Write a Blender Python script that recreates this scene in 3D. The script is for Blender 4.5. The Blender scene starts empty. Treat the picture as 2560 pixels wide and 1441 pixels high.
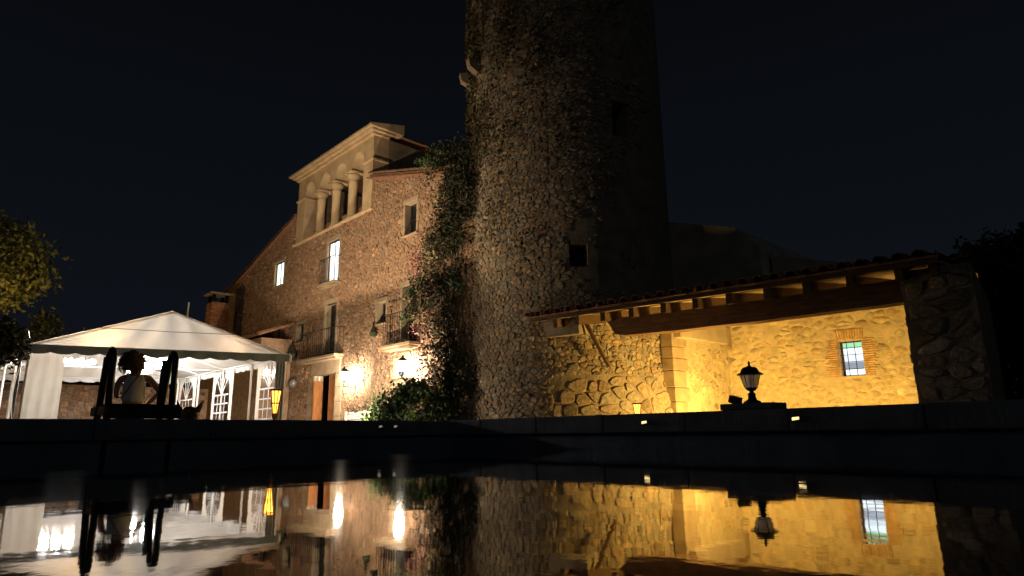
import bpy, bmesh, math, random
import numpy as np
from mathutils import Vector, Matrix
R_ = math.radians
random.seed(7); rng = np.random.default_rng(7)
sc = bpy.context.scene
col = sc.collection

# ------------------------------------------------------------------ camera
# world frame: +X runs along the house front to the right, +Y into the house, water level z = 0
CAM = Vector((0, 0, .22))
pitch, roll, az = R_(12.73), R_(.79), R_(46.6)
fh = Vector((-math.sin(az), math.cos(az), 0)); rt = Vector((math.cos(az), math.sin(az), 0)); up = Vector((0, 0, 1))
F = math.cos(pitch)*fh + math.sin(pitch)*up
U = -math.sin(pitch)*fh + math.cos(pitch)*up
Rr = math.cos(roll)*rt - math.sin(roll)*U; Uu = math.sin(roll)*rt + math.cos(roll)*U
cd = bpy.data.cameras.new('camera'); cam = bpy.data.objects.new('camera', cd); col.objects.link(cam)
m = Matrix.Identity(4)
for i in range(3): m[i][0] = Rr[i]; m[i][1] = Uu[i]; m[i][2] = -F[i]; m[i][3] = CAM[i]
cam.matrix_world = m
cd.sensor_width = 36; cd.lens = 36*1600/2560; cd.clip_start = .05; cd.clip_end = 2000
sc.camera = cam

# ------------------------------------------------------------------ night sky
wo = bpy.data.worlds.new('World'); sc.world = wo; wo.use_nodes = True
nt = wo.node_tree; nt.nodes.clear()
bg = nt.nodes.new('ShaderNodeBackground'); out = nt.nodes.new('ShaderNodeOutputWorld')
tc = nt.nodes.new('ShaderNodeTexCoord'); sep = nt.nodes.new('ShaderNodeSeparateXYZ'); rp = nt.nodes.new('ShaderNodeValToRGB')
nt.links.new(tc.outputs['Generated'], sep.inputs[0]); nt.links.new(sep.outputs[2], rp.inputs[0])
rp.color_ramp.elements[0].position = 0; rp.color_ramp.elements[0].color = (.0052, .0070, .0105, 1)
rp.color_ramp.elements[1].position = .75; rp.color_ramp.elements[1].color = (.0014, .0016, .0021, 1)
nt.links.new(rp.outputs[0], bg.inputs[0]); bg.inputs[1].default_value = 1
nt.links.new(bg.outputs[0], out.inputs[0])
ml = bpy.data.lights.new('moon', 'SUN'); ml.energy = .034; ml.angle = R_(.5); ml.color = (.78, .89, 1)
mo = bpy.data.objects.new('moon', ml); col.objects.link(mo); mo.rotation_euler = Vector((-.75, .52, -.42)).to_track_quat('-Z', 'Y').to_euler()
vs = sc.view_settings; vs.view_transform = 'Standard'; vs.look = 'None'; vs.exposure = 0; vs.gamma = 1
sc.cycles.use_denoising = True
sc.cycles.max_bounces = 8; sc.cycles.diffuse_bounces = 3; sc.cycles.transparent_max_bounces = 12
sc.cycles.sample_clamp_indirect = 4

# ------------------------------------------------------------------ materials
MATS = {}
def mat(name, color=(.5, .5, .5), rough=.8, var=.25, scale=6, bump=0, bscale=30, metal=0, emit=None, es=0, tint=False, spec=.3, color2=None, stretch=None, detail=5, coat=0):
    if name in MATS: return MATS[name]
    M = bpy.data.materials.new(name); M.use_nodes = True; n = M.node_tree.nodes; l = M.node_tree.links
    b = n['Principled BSDF']; b.inputs['Roughness'].default_value = rough; b.inputs['Metallic'].default_value = metal
    b.inputs['Specular IOR Level'].default_value = spec
    if coat: b.inputs['Coat Weight'].default_value = coat
    t = n.new('ShaderNodeTexCoord'); src = t.outputs['Object']
    if stretch:
        mp = n.new('ShaderNodeMapping'); mp.inputs['Scale'].default_value = stretch; l.new(src, mp.inputs[0]); src = mp.outputs[0]
    if tint or True:
        g = n.new('ShaderNodeNewGeometry'); 
        if tint: src = g.outputs['Position']
        if tint and stretch: l.new(src, mp.inputs[0]); src = mp.outputs[0]
    ns = n.new('ShaderNodeTexNoise'); ns.inputs['Scale'].default_value = scale; ns.inputs['Detail'].default_value = detail; l.new(src, ns.inputs['Vector'])
    r = n.new('ShaderNodeValToRGB'); l.new(ns.outputs[0], r.inputs[0])
    c2 = color2 or tuple(c*(1-var) for c in color); c1 = tuple(min(1, c*(1+var)) for c in color) if not color2 else color
    r.color_ramp.elements[0].position = .3; r.color_ramp.elements[0].color = (*c2, 1)
    r.color_ramp.elements[1].position = .7; r.color_ramp.elements[1].color = (*c1, 1)
    cout = r.outputs[0]
    if tint:
        at = n.new('ShaderNodeAttribute'); at.attribute_name = 'tint'
        mx = n.new('ShaderNodeMix'); mx.data_type = 'RGBA'; mx.blend_type = 'MULTIPLY'; mx.inputs[0].default_value = 1
        l.new(cout, mx.inputs[6]); l.new(at.outputs['Color'], mx.inputs[7]); cout = mx.outputs[2]
    l.new(cout, b.inputs['Base Color'])
    if bump:
        n2 = n.new('ShaderNodeTexNoise'); n2.inputs['Scale'].default_value = bscale; n2.inputs['Detail'].default_value = 6; l.new(src, n2.inputs['Vector'])
        bp = n.new('ShaderNodeBump'); bp.inputs['Strength'].default_value = bump; bp.inputs['Distance'].default_value = .03
        l.new(n2.outputs[0], bp.inputs['Height']); l.new(bp.outputs[0], b.inputs['Normal'])
    if emit:
        b.inputs['Emission Color'].default_value = (*emit, 1); b.inputs['Emission Strength'].default_value = es
    MATS[name] = M; return M
def emi(name, color, s):
    if name in MATS: return MATS[name]
    M = bpy.data.materials.new(name); M.use_nodes = True; n = M.node_tree.nodes; l = M.node_tree.links; n.clear()
    e = n.new('ShaderNodeEmission'); e.inputs[0].default_value = (*color, 1); e.inputs[1].default_value = s
    o = n.new('ShaderNodeOutputMaterial'); l.new(e.outputs[0], o.inputs[0]); MATS[name] = M; return M
def fabric(name, color, trans):
    M = bpy.data.materials.new(name); M.use_nodes = True; n = M.node_tree.nodes; l = M.node_tree.links; n.clear()
    d = n.new('ShaderNodeBsdfDiffuse'); t = n.new('ShaderNodeBsdfTranslucent'); mx = n.new('ShaderNodeMixShader'); o = n.new('ShaderNodeOutputMaterial')
    tcn = n.new('ShaderNodeTexCoord'); ns = n.new('ShaderNodeTexNoise'); ns.inputs['Scale'].default_value = 3; ns.inputs['Detail'].default_value = 6
    l.new(tcn.outputs['Object'], ns.inputs[0]); r = n.new('ShaderNodeValToRGB'); l.new(ns.outputs[0], r.inputs[0])
    r.color_ramp.elements[0].position = .3; r.color_ramp.elements[1].position = .65
    r.color_ramp.elements[0].color = (*[c*.88 for c in color], 1); r.color_ramp.elements[1].color = (*color, 1)
    l.new(r.outputs[0], d.inputs[0]); l.new(r.outputs[0], t.inputs[0]); mx.inputs[0].default_value = trans
    l.new(d.outputs[0], mx.inputs[1]); l.new(t.outputs[0], mx.inputs[2]); l.new(mx.outputs[0], o.inputs[0]); MATS[name] = M; return M
def clearpane(name, tint, gl, rough=.05):
    M = bpy.data.materials.new(name); M.use_nodes = True; n = M.node_tree.nodes; l = M.node_tree.links; n.clear()
    t = n.new('ShaderNodeBsdfTransparent'); t.inputs[0].default_value = (*tint, 1); g = n.new('ShaderNodeBsdfGlossy'); g.inputs['Roughness'].default_value = rough
    mx = n.new('ShaderNodeMixShader'); mx.inputs[0].default_value = gl; o = n.new('ShaderNodeOutputMaterial')
    l.new(t.outputs[0], mx.inputs[1]); l.new(g.outputs[0], mx.inputs[2]); l.new(mx.outputs[0], o.inputs[0]); MATS[name] = M; return M

def frost(name, k):
    M = bpy.data.materials.new(name); M.use_nodes = True; n = M.node_tree.nodes; l = M.node_tree.links; n.clear()
    t = n.new('ShaderNodeBsdfTransparent'); g = n.new('ShaderNodeBsdfTranslucent'); g.inputs[0].default_value = (.95, .95, .95, 1)
    mx = n.new('ShaderNodeMixShader'); mx.inputs[0].default_value = k; o = n.new('ShaderNodeOutputMaterial')
    l.new(t.outputs[0], mx.inputs[1]); l.new(g.outputs[0], mx.inputs[2]); l.new(mx.outputs[0], o.inputs[0]); MATS[name] = M; return M

facade_stone = mat('facade_stone', (.33, .21, .13), .9, .3, 9, .7, 45, tint=True)
facade_mortar = mat('facade_mortar', (.30, .195, .12), .95, .3, 5, .6, 30)
tower_stone = mat('tower_stone', (.30, .235, .16), .92, .45, 14, .9, 40, tint=True)
tower_mortar = mat('tower_mortar', (.25, .20, .14), .95, .3, 3, .7, 22)
annex_stone = mat('annex_stone', (.50, .395, .235), .9, .28, 8, .5, 30, tint=True)
annex_mortar = mat('annex_mortar', (.53, .43, .275), .92, .22, 3.0, .6, 26)
plaster = mat('plaster', (.42, .34, .24), .9, .15, 2, .25, 18)
dressed = mat('dressed_stone', (.36, .27, .175), .85, .2, 3, .35, 26)
loggia_m = mat('loggia_plaster', (.56, .41, .245), .88, .18, 2.5, .25, 22)
wood_dark = mat('dark_wood', (.10, .058, .032), .75, .4, 5, .5, 18, stretch=(1, 6, 6))
wood_beam = mat('beam_wood', (.16, .088, .046), .75, .4, 4, .5, 14, stretch=(.6, 5, 5))
wood_warm = mat('varnished_wood', (.30, .125, .045), .5, .35, 4, .2, 14, stretch=(6, 6, .8))
terracotta = mat('terracotta', (.26, .135, .08), .85, .35, 7, .4, 30)
brick_m = mat('brick', (.50, .34, .18), .9, .3, 9, .5, 40, tint=True)
brickc_m = mat('chimney_brick', (.40, .19, .10), .9, .3, 9, .5, 40, tint=True)
iron = mat('black_iron', (.018, .017, .018), .45, .3, 12, .2, 60, spec=.4)
ladder_m = mat('dark_tube', (.02, .019, .019), .35, .3, 9, 0, spec=.5)
white_metal = mat('white_painted_tube', (.75, .74, .72), .4, .06, 5)
concrete = mat('pool_concrete', (.135, .14, .15), .8, .3, 3, .35, 20)
poolwall = mat('pool_render', (.10, .12, .15), .7, .3, 2, .3, 14)
cloth = fabric('tent_cloth', (.82, .79, .75), .42)
curtain_m = fabric('curtain_cloth', (.80, .76, .70), .38)
valance_m = mat('valance_cloth', (.24, .30, .42), .85, .12, 3)
valance_in = mat('valance_back_cloth', (.62, .60, .58), .85, .1, 3)
pvc = clearpane('clear_pvc', (.86, .87, .88), .16, .12)
glass_dark = mat('dark_glass', (.012, .014, .016), .08, .3, 3, spec=.5)
dark_void = mat('dark_interior', (.02, .018, .016), .9, .3, 3)
shutter = mat('dark_shutter', (.045, .035, .03), .6, .3, 4, .2, 20, stretch=(8, 8, 1))
leaf_g = mat('leaf_green', (.055, .095, .03), .55, .45, 2.5)
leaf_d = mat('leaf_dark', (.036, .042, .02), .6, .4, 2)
leaf_ivy = mat('leaf_ivy', (.16, .135, .065), .65, .55, 3.2, color2=(.06, .052, .026))
leaf_y = mat('leaf_olive', (.12, .115, .03), .6, .4, .9, color2=(.06, .07, .018))
petal = mat('bract_pink', (.24, .085, .10), .6, .35, 3)
leaf_lit = mat('leaf_pale_lit', (.34, .26, .14), .6, .3, 3)  # leaf colour lightened to stand for lantern light
bark = mat('bark', (.10, .075, .05), .9, .35, 8, .7, 24, stretch=(4, 4, 1))
ground_m = mat('gravel_ground', (.16, .14, .115), .95, .3, 14, .6, 60)
pale_paint = mat('pale_paint', (.62, .60, .54), .6, .12, 4)
skin = mat('skin', (.42, .235, .15), .5, .08, 12)
hair_m = mat('hair', (.15, .085, .045), .55, .5, 14, .6, 40, stretch=(3, 3, 1))
blouse_m = mat('white_blouse', (.66, .65, .62), .8, .08, 12)
trouser_m = mat('dark_trousers', (.03, .03, .035), .85, .2, 8)
leather = mat('leather_strap', (.16, .07, .03), .5, .2, 12)
dog_m = mat('dog_fur', (.27, .15, .075), .9, .45, 6, .6, 60, color2=(.10, .055, .03))
bamboo = mat('bamboo_cane', (.40, .20, .06), .6, .25, 12)

# ------------------------------------------------------------------ mesh helpers
WL = {}                                   # world origin of every parented object
class MB:
    def __init__(s): s.v = []; s.f = []; s.t = None
    def add(s, vs, fs):
        o = len(s.v); s.v += [tuple(p) for p in vs]; s.f += [tuple(i+o for i in q) for q in fs]; return s
    def box(s, a, b):
        x0, y0, z0 = a; x1, y1, z1 = b
        return s.add([(x0,y0,z0),(x1,y0,z0),(x1,y1,z0),(x0,y1,z0),(x0,y0,z1),(x1,y0,z1),(x1,y1,z1),(x0,y1,z1)],
              [(0,3,2,1),(4,5,6,7),(0,1,5,4),(1,2,6,5),(2,3,7,6),(3,0,4,7)])
    def obox(s, o, ex, ey, ez):           # oriented box from corner o with edge vectors
        o, ex, ey, ez = map(Vector, (o, ex, ey, ez))
        p = [o, o+ex, o+ex+ey, o+ey, o+ez, o+ex+ez, o+ex+ey+ez, o+ey+ez]
        q = [(0,3,2,1),(4,5,6,7),(0,1,5,4),(1,2,6,5),(2,3,7,6),(3,0,4,7)]
        if ex.cross(ey).dot(ez) < 0: q = [t[::-1] for t in q]
        return s.add(p, q)
    def bbox(s, a, b, bev=.01):           # box with chamfered edges
        a = Vector(a); b = Vector(b); c = (a+b)/2; h = (b-a)/2; bm = bmesh.new()
        bmesh.ops.create_cube(bm, size=2)
        for v in bm.verts: v.co = Vector((v.co.x*h.x, v.co.y*h.y, v.co.z*h.z)) + c
        bmesh.ops.bevel(bm, geom=bm.edges[:], offset=min(bev, .45*min(h)*2), segments=1, affect='EDGES')
        bm.verts.index_update(); s.add([v.co[:] for v in bm.verts], [[v.index for v in f.verts] for f in bm.faces]); bm.free(); return s
    def tube(s, pts, r, n=8, caps=True):  # pts polyline, r scalar or list
        pts = [Vector(p) for p in pts]; rs = r if isinstance(r, (list, tuple)) else [r]*len(pts); o = len(s.v)
        prev = None
        for i, p in enumerate(pts):
            d = ((pts[min(i+1, len(pts)-1)] - pts[max(i-1, 0)])).normalized()
            if prev is None:
                a = d.cross(Vector((0, 0, 1)));
                if a.length < .05: a = d.cross(Vector((1, 0, 0)))
                a.normalize()
            else: a = (prev - d*prev.dot(d)).normalized()
            prev = a; b = d.cross(a)
            for k in range(n):
                t = 2*math.pi*k/n; s.v.append(tuple(p + (a*math.cos(t) + b*math.sin(t))*rs[i]))
        for i in range(len(pts)-1):
            for k in range(n): s.f.append((o+i*n+k, o+i*n+(k+1) % n, o+(i+1)*n+(k+1) % n, o+(i+1)*n+k))
        if caps: s.f.append(tuple(o+k for k in range(n))[::-1]); s.f.append(tuple(o+(len(pts)-1)*n+k for k in range(n)))
        return s
    def lathe(s, c, prof, n=16, ph=0):    # prof [(r,z)]
        o = len(s.v)
        for r, z in prof:
            for k in range(n): t = 2*math.pi*k/n+ph; s.v.append((c[0]+r*math.cos(t), c[1]+r*math.sin(t), c[2]+z))
        for i in range(len(prof)-1):
            for k in range(n): s.f.append((o+i*n+k, o+i*n+(k+1) % n, o+(i+1)*n+(k+1) % n, o+(i+1)*n+k))
        s.f.append(tuple(o+k for k in range(n))[::-1]); s.f.append(tuple(o+(len(prof)-1)*n+k for k in range(n))); return s
    def grid(s, fn, nu, nv):
        o = len(s.v)
        for i in range(nu+1):
            for j in range(nv+1): s.v.append(tuple(fn(i/nu, j/nv)))
        for i in range(nu):
            for j in range(nv): s.f.append((o+i*(nv+1)+j, o+(i+1)*(nv+1)+j, o+(i+1)*(nv+1)+j+1, o+i*(nv+1)+j+1))
        return s
    def mesh(s, name, m, smooth=False, centre=None):
        me = bpy.data.meshes.new(name); v = s.v if centre is None else [(p[0]-centre[0], p[1]-centre[1], p[2]-centre[2]) for p in s.v]
        me.from_pydata(v, [], s.f); me.materials.append(m)
        if smooth: me.polygons.foreach_set('use_smooth', [True]*len(me.polygons))
        if s.t is not None:
            a = me.attributes.new('tint', 'FLOAT_COLOR', 'POINT'); a.data.foreach_set('color', np.array(s.t, dtype=np.float32).ravel())
        me.update(); return me
    def build(s, name, m, parent=None, smooth=False, base=None):
        pw = Vector(WL[parent.name]) if parent else Vector((0, 0, 0))
        o = bpy.data.objects.new(name, s.mesh(name, m, smooth, base)); col.objects.link(o)
        w = Vector(base) if base is not None else Vector((0, 0, 0))
        if parent: o.parent = parent
        o.location = w - pw; WL[o.name] = w; return o
def tag(o, label=None, cat=None, group=None, kind=None):
    if label: o['label'] = label
    if cat: o['category'] = cat
    if group: o['group'] = group
    if kind: o['kind'] = kind
    return o
def thing(name, label, cat, loc, group=None):
    o = bpy.data.objects.new(name, None); col.objects.link(o); o.location = loc; o.empty_display_size = .1
    WL[o.name] = Vector(loc); return tag(o, label, cat, group)
def inst(name, me, parent, world, rot=None, scale=None):
    o = bpy.data.objects.new(name, me); col.objects.link(o)
    pw = Vector(WL[parent.name]) if parent else Vector((0, 0, 0))
    if parent: o.parent = parent
    o.location = Vector(world) - pw; WL[o.name] = Vector(world)
    if rot is not None: o.rotation_euler = rot
    if scale is not None: o.scale = scale
    return o
def copy_tree(o, parent=None, delta=None):
    c = o.copy(); col.objects.link(c)
    if parent: c.parent = parent
    if delta is not None: c.location = o.location + Vector(delta)
    for ch in list(o.children): copy_tree(ch, c)
    return c

# ---- stonework: Voronoi cells cut by half-planes, each a raised block
def clip(poly, nx, ny, d):                # keep nx*x+ny*y <= d
    o = []; L = len(poly)
    for i in range(L):
        p, q = poly[i], poly[(i+1) % L]; a = nx*p[0]+ny*p[1]-d; b = nx*q[0]+ny*q[1]-d
        if a <= 0: o.append(p)
        if (a < 0 < b) or (b < 0 < a): t = a/(a-b); o.append((p[0]+t*(q[0]-p[0]), p[1]+t*(q[1]-p[1])))
    return o
def cells(u0, u1, v0, v1, su, sv, jit=.46, holes=(), cuts=(), keep=None, rr=random):
    pts = []; nu = int((u1-u0)/su)+1; nv = int((v1-v0)/sv)+1
    for j in range(nv):
        off = rr.random()*su
        for i in range(-1, nu+1):
            pts.append((u0+off+(i+.5)*su+rr.uniform(-jit, jit)*su, v0+(j+.5)*sv+rr.uniform(-jit, jit)*sv))
    # thin out at random so that some stones grow large
    pts = [p for p in pts if rr.random() > .16]
    P = np.array(pts); S = P/np.array([su, sv]); res = []
    gridmap = {}
    for i, (a, b) in enumerate(S): gridmap.setdefault((int(a//1), int(b//1)), []).append(i)
    for i, p in enumerate(pts):
        if not (u0 <= p[0] <= u1 and v0 <= p[1] <= v1): continue
        if keep and not keep(*p): continue
        if any(h[0] < p[0] < h[1] and h[2] < p[1] < h[3] for h in holes): continue
        g = (int(S[i][0]//1), int(S[i][1]//1)); nb = []
        for dx in (-2, -1, 0, 1, 2):
            for dy in (-2, -1, 0, 1, 2): nb += gridmap.get((g[0]+dx, g[1]+dy), [])
        poly = [(p[0]-1.6*su, p[1]-1.6*sv), (p[0]+1.6*su, p[1]-1.6*sv), (p[0]+1.6*su, p[1]+1.6*sv), (p[0]-1.6*su, p[1]+1.6*sv)]
        for k in nb:
            if k == i: continue
            q = pts[k]; nx, ny = (q[0]-p[0])/su**2, (q[1]-p[1])/sv**2; mx, my = (p[0]+q[0])/2, (p[1]+q[1])/2
            poly = clip(poly, nx, ny, nx*mx+ny*my)
            if len(poly) < 3: break
        for nx, ny, d in [(-1, 0, -u0), (1, 0, u1), (0, -1, -v0), (0, 1, v1)] + list(cuts):
            if len(poly) >= 3: poly = clip(poly, nx, ny, d)
        for h in holes:
            if len(poly) < 3: break
            gap = [(h[0]-p[0], (1, 0, h[0])), (p[0]-h[1], (-1, 0, -h[1])), (h[2]-p[1], (0, 1, h[2])), (p[1]-h[3], (0, -1, -h[3]))]
            g_ = max(gap, key=lambda t: t[0])
            if g_[0] > 0 and g_[0] < 1.6*max(su, sv): poly = clip(poly, *g_[1])
        if len(poly) >= 3: res.append(poly)
    return res
def stonework(parent, polys, mp, m, gap, h0, h1, nobj, score, tints, rr=random, name='stone', rest='rubble', ring=.86, dome=1.05, smooth=False, skirt=-.012):
    items = []
    for poly in polys:
        cx = sum(p[0] for p in poly)/len(poly); cy = sum(p[1] for p in poly)/len(poly)
        A = .5*abs(sum(poly[i][0]*poly[(i+1) % len(poly)][1]-poly[(i+1) % len(poly)][0]*poly[i][1] for i in range(len(poly))))
        if A < .0016: continue
        r = math.sqrt(A/math.pi); k = max(.35, 1-gap/r)
        q = []
        for i in range(len(poly)):        # cut the corners
            a, b = poly[i], poly[(i+1) % len(poly)]
            q.append((a[0]*.76+b[0]*.24, a[1]*.76+b[1]*.24)); q.append((a[0]*.24+b[0]*.76, a[1]*.24+b[1]*.76))
        q = [(cx+(x-cx)*k*rr.uniform(.93, 1.03), cy+(y-cy)*k*rr.uniform(.93, 1.03)) for x, y in q]
        h = rr.uniform(h0, h1); n = len(q); ax, ay = rr.uniform(-.25, .25), rr.uniform(-.25, .25)
        vs = [mp(x, y, skirt) for x, y in q] + [mp(cx+(x-cx)*ring, cy+(y-cy)*ring, h*(1+ax*(x-cx)/r+ay*(y-cy)/r)*rr.uniform(.85, 1.1)) for x, y in q] + [mp(cx, cy, h*dome)]
        fs = []
        for i in range(n):
            j = (i+1) % n; fs += [(i, j, n+j, n+i), (n+i, n+j, 2*n)]
        c = tints(cx, cy); b = MB(); b.v = vs; b.f = fs; b.t = [(*c, 1)]*len(vs)
        items.append((score(mp(cx, cy, 0), A), b, mp(cx, cy, 0)))
    items.sort(key=lambda t: -t[0])
    for _, b, c in items[:nobj]: b.build(name, m, parent, smooth, c)
    if len(items) > nobj:
        B = MB(); B.t = []
        for _, b, c in items[nobj:]: B.add(b.v, b.f); B.t += b.t
        o = B.build(rest, m, parent, smooth); o['kind'] = 'stuff'
def cscore(P, A): d = (Vector(P)-CAM); return A/d.length_squared
def tintf(spread, warm=.1, rr=random, odd=.08):
    def f(x, y):
        s = rr.uniform(1-spread, 1+spread); w = rr.uniform(-warm, warm); 
        if rr.random() < odd: s *= .62
        if rr.random() < odd: s *= 1.35
        return (s*(1+w), s, s*(1-w*1.2))
    return f

def wall_holes(mb, mp, xs, top, z0, holes):          # flat wall with rectangular openings under a broken top line
    br = sorted(set(xs + [h[0] for h in holes] + [h[1] for h in holes]))
    for a, b in zip(br, br[1:]):
        mid = (a+b)/2; hs = sorted([h for h in holes if h[0] <= mid <= h[1]], key=lambda h: h[2]); z = z0
        ta, tb = top(a+1e-6), top(b-1e-6)
        for h in hs:
            if h[2] > z: mb.add([mp(a, z), mp(b, z), mp(b, h[2]), mp(a, h[2])], [(0, 1, 2, 3)])
            z = h[3]
        mb.add([mp(a, z), mp(b, z), mp(b, tb), mp(a, ta)], [(0, 1, 2, 3)])
    return mb
def reveal(mb, mp3, h, dep):                         # mp3(u, z, depth)
    a, b, c, d = h
    for (p, q) in (((a, c), (a, d)), ((a, d), (b, d)), ((b, d), (b, c)), ((b, c), (a, c))):
        mb.add([mp3(*p, 0), mp3(*p, dep), mp3(*q, dep), mp3(*q, 0)], [(0, 1, 2, 3)])
    return mb

# ---- foliage: many small folded leaves
def leaves(name, P, size, m, parent=None, N=None, base=None, ratio=.55):
    n = len(P); P = np.asarray(P, dtype=np.float64)
    if N is None: N = rng.normal(size=(n, 3))
    N = N + rng.normal(scale=.55, size=(n, 3)); N /= np.linalg.norm(N, axis=1)[:, None]
    T = rng.normal(size=(n, 3)); T -= N*np.sum(T*N, axis=1)[:, None]; T /= np.linalg.norm(T, axis=1)[:, None]; B = np.cross(N, T)
    s = (size*rng.uniform(.6, 1.35, n))[:, None]
    V = np.stack([P-T*s, P+B*s*ratio+N*s*.18, P+T*s, P-B*s*ratio+N*s*.18], 1).reshape(-1, 3)
    if base is not None: V = V - np.array(base)
    me = bpy.data.meshes.new(name); me.vertices.add(4*n); me.vertices.foreach_set('co', V.ravel())
    idx = (np.arange(n)[:, None]*4 + np.array([0, 1, 2, 0, 2, 3])[None]).ravel().astype(np.int32)
    me.loops.add(6*n); me.loops.foreach_set('vertex_index', idx)
    me.polygons.add(2*n); me.polygons.foreach_set('loop_start', np.arange(0, 6*n, 3, dtype=np.int32)); me.polygons.foreach_set('loop_total', np.full(2*n, 3, dtype=np.int32))
    me.materials.append(m); me.update(); me.validate()
    w = Vector(base) if base is not None else Vector((0, 0, 0)); pw = Vector(WL[parent.name]) if parent else Vector((0, 0, 0))
    o = bpy.data.objects.new(name, me); col.objects.link(o)
    if parent: o.parent = parent
    o.location = w - pw; WL[o.name] = w; return o
def clumps(c, rad, ncl, per, cl=.3, shell=.55):
    out = []
    for _ in range(ncl):
        d = rng.normal(size=3); d /= np.linalg.norm(d); r = rng.uniform(shell, 1)**.6
        p = np.array(c) + d*r*np.array(rad)
        out.append(p + rng.normal(scale=cl, size=(per, 3))*np.array([1, 1, .75]))
    return np.concatenate(out)
def tree(name, label, base, h_trunk, crown_c, rad, ncl, per, lsize, m, group=None, cl=.35):
    t = thing(name, label, 'tree', base, group); b = Vector(base); c = Vector(crown_c); k = MB()
    k.tube([b, b+(c-b)*.3+Vector((.1, .05, 0)), b+(c-b)*.6+Vector((-.08, .1, 0)), c], [h_trunk, h_trunk*.8, h_trunk*.6, h_trunk*.3], 9)
    for i in range(7):
        a = i*2.4; s = b+(c-b)*random.uniform(.4, .8); e = c+Vector((math.cos(a)*rad[0]*.75, math.sin(a)*rad[1]*.75, random.uniform(-.4, .6)*rad[2]))
        k.tube([s, (s+e)/2+Vector((0, 0, .15)), e], [h_trunk*.4, h_trunk*.25, h_trunk*.08], 6)
    k.build('trunk', bark, t, True)
    leaves('crown', clumps(crown_c, rad, ncl, per, cl), lsize, m, t); return t

# ================================================================== SETTING
GZ = -.2
g = MB(); g.add([(-400, -400, GZ), (400, -400, GZ), (400, 400, GZ), (-400, 400, GZ)], [(0, 1, 2, 3)])
tag(g.build('ground', ground_m), kind='structure')
# water
PX0, PX1, PY0, PY1 = -8.2, 2.6, -4.5, 6.4
W = bpy.data.materials.new('pool_water'); W.use_nodes = True; n = W.node_tree.nodes; l = W.node_tree.links; b = n['Principled BSDF']
b.inputs['Base Color'].default_value = (.004, .006, .009, 1); b.inputs['Roughness'].default_value = .03; b.inputs['IOR'].default_value = 1.38; b.inputs['Coat Weight'].default_value = 1; b.inputs['Coat Roughness'].default_value = .03; b.inputs['Coat IOR'].default_value = 1.55
tcn = n.new('ShaderNodeTexCoord'); n1 = n.new('ShaderNodeTexNoise'); n1.inputs['Scale'].default_value = 2.2; n1.inputs['Detail'].default_value = 2.5
n2 = n.new('ShaderNodeTexNoise'); n2.inputs['Scale'].default_value = 11; n2.inputs['Detail'].default_value = 3
l.new(tcn.outputs['Object'], n1.inputs[0]); l.new(tcn.outputs['Object'], n2.inputs[0])
ad = n.new('ShaderNodeMath'); ad.operation = 'MULTIPLY_ADD'; l.new(n2.outputs[0], ad.inputs[0]); ad.inputs[1].default_value = .22; l.new(n1.outputs[0], ad.inputs[2])
bp = n.new('ShaderNodeBump'); bp.inputs['Strength'].default_value = 1; bp.inputs['Distance'].default_value = .0012
l.new(ad.outputs[0], bp.inputs['Height']); l.new(bp.outputs[0], b.inputs['Normal']); l.new(bp.outputs[0], b.inputs['Coat Normal'])
w = MB(); w.add([(PX0, PY0, 0), (PX1, PY0, 0), (PX1, PY1, 0), (PX0, PY1, 0)], [(0, 1, 2, 3)]); tag(w.build('water', W), kind='structure')
# raised basin: rendered wall and a thick coping of separate blocks
pool = thing('pool_basin', 'raised dark concrete pool basin with thick coping blocks round the water', 'pool', (PX0, PY1, GZ))
for a_, b_ in (((PX0-.3, PY1, GZ), (PX1+.3, PY1+.3, .196)), ((PX0-.3, PY0-.3, GZ), (PX1+.3, PY0, .196)), ((PX0-.3, PY0, GZ), (PX0, PY1, .196)), ((PX1, PY0, GZ), (PX1+.3, PY1, .196))):
    MB().box(a_, b_).build('basin_wall', poolwall, pool)
def copings(x0, x1, y0, y1, along):
    L = (x1-x0) if along == 'x' else (y1-y0); nblk = int(round(L/1.15)); st = L/nblk
    for i in range(nblk):
        dz = random.uniform(-.004, .004); e = random.uniform(-.006, .006)
        if along == 'x': a_, b_ = (x0+i*st+.003, y0+e, .193), (x0+(i+1)*st-.003, y1+e, .42+dz)
        else: a_, b_ = (x0+e, y0+i*st+.003, .193), (x1+e, y0+(i+1)*st-.003, .42+dz)
        c_ = tuple((p+q)/2 for p, q in zip(a_, b_)); MB().bbox(a_, b_, .014).build('coping_block', concrete, pool, False, c_)
copings(PX0-.38, PX1+.38, PY1-.06, PY1+.38, 'x'); copings(PX0-.38, PX1+.38, PY0-.38, PY0+.06, 'x')
copings(PX0-.38, PX0+.06, PY0+.065, PY1-.065, 'y'); copings(PX1-.06, PX1+.38, PY0+.065, PY1-.065, 'y')

# ================================================================== STONE HOUSE
HY = 11.1
house = thing('stone_house', 'rubble stone farmhouse with arched loggia on top and two lit wall lanterns', 'house', (-22, HY, GZ))
HX0, HX1 = -32.3, -12.6
LG0, LG1 = -24.87, -18.87
SILL = 8.0
def htop(x):
    if x < LG0: return 7.05 + (x-HX0)*.2733
    if x < LG1: return SILL
    return 9.08 - (x-LG1)*.268
H = dict(d3=(-21.95, -21.05, 5.75, 7.4), wl=(-26.75, -25.85, 6.5, 7.55), dA=(-21.9, -21.05, 3.0, 4.97), dB=(-16.75, -15.95, 2.92, 4.76), ws=(-18.22, -17.72, 3.77, 4.48),
         w2=(-24.22, -23.62, 3.8, 4.5), w3=(-26.45, -25.85, 3.78, 4.68), gd=(-22.5, -20.87, GZ, 2.38), lat=(-17.05, -16.55, 1.96, 2.4), wR=(-16.72, -16.08, 6.45, 7.52))
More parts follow.
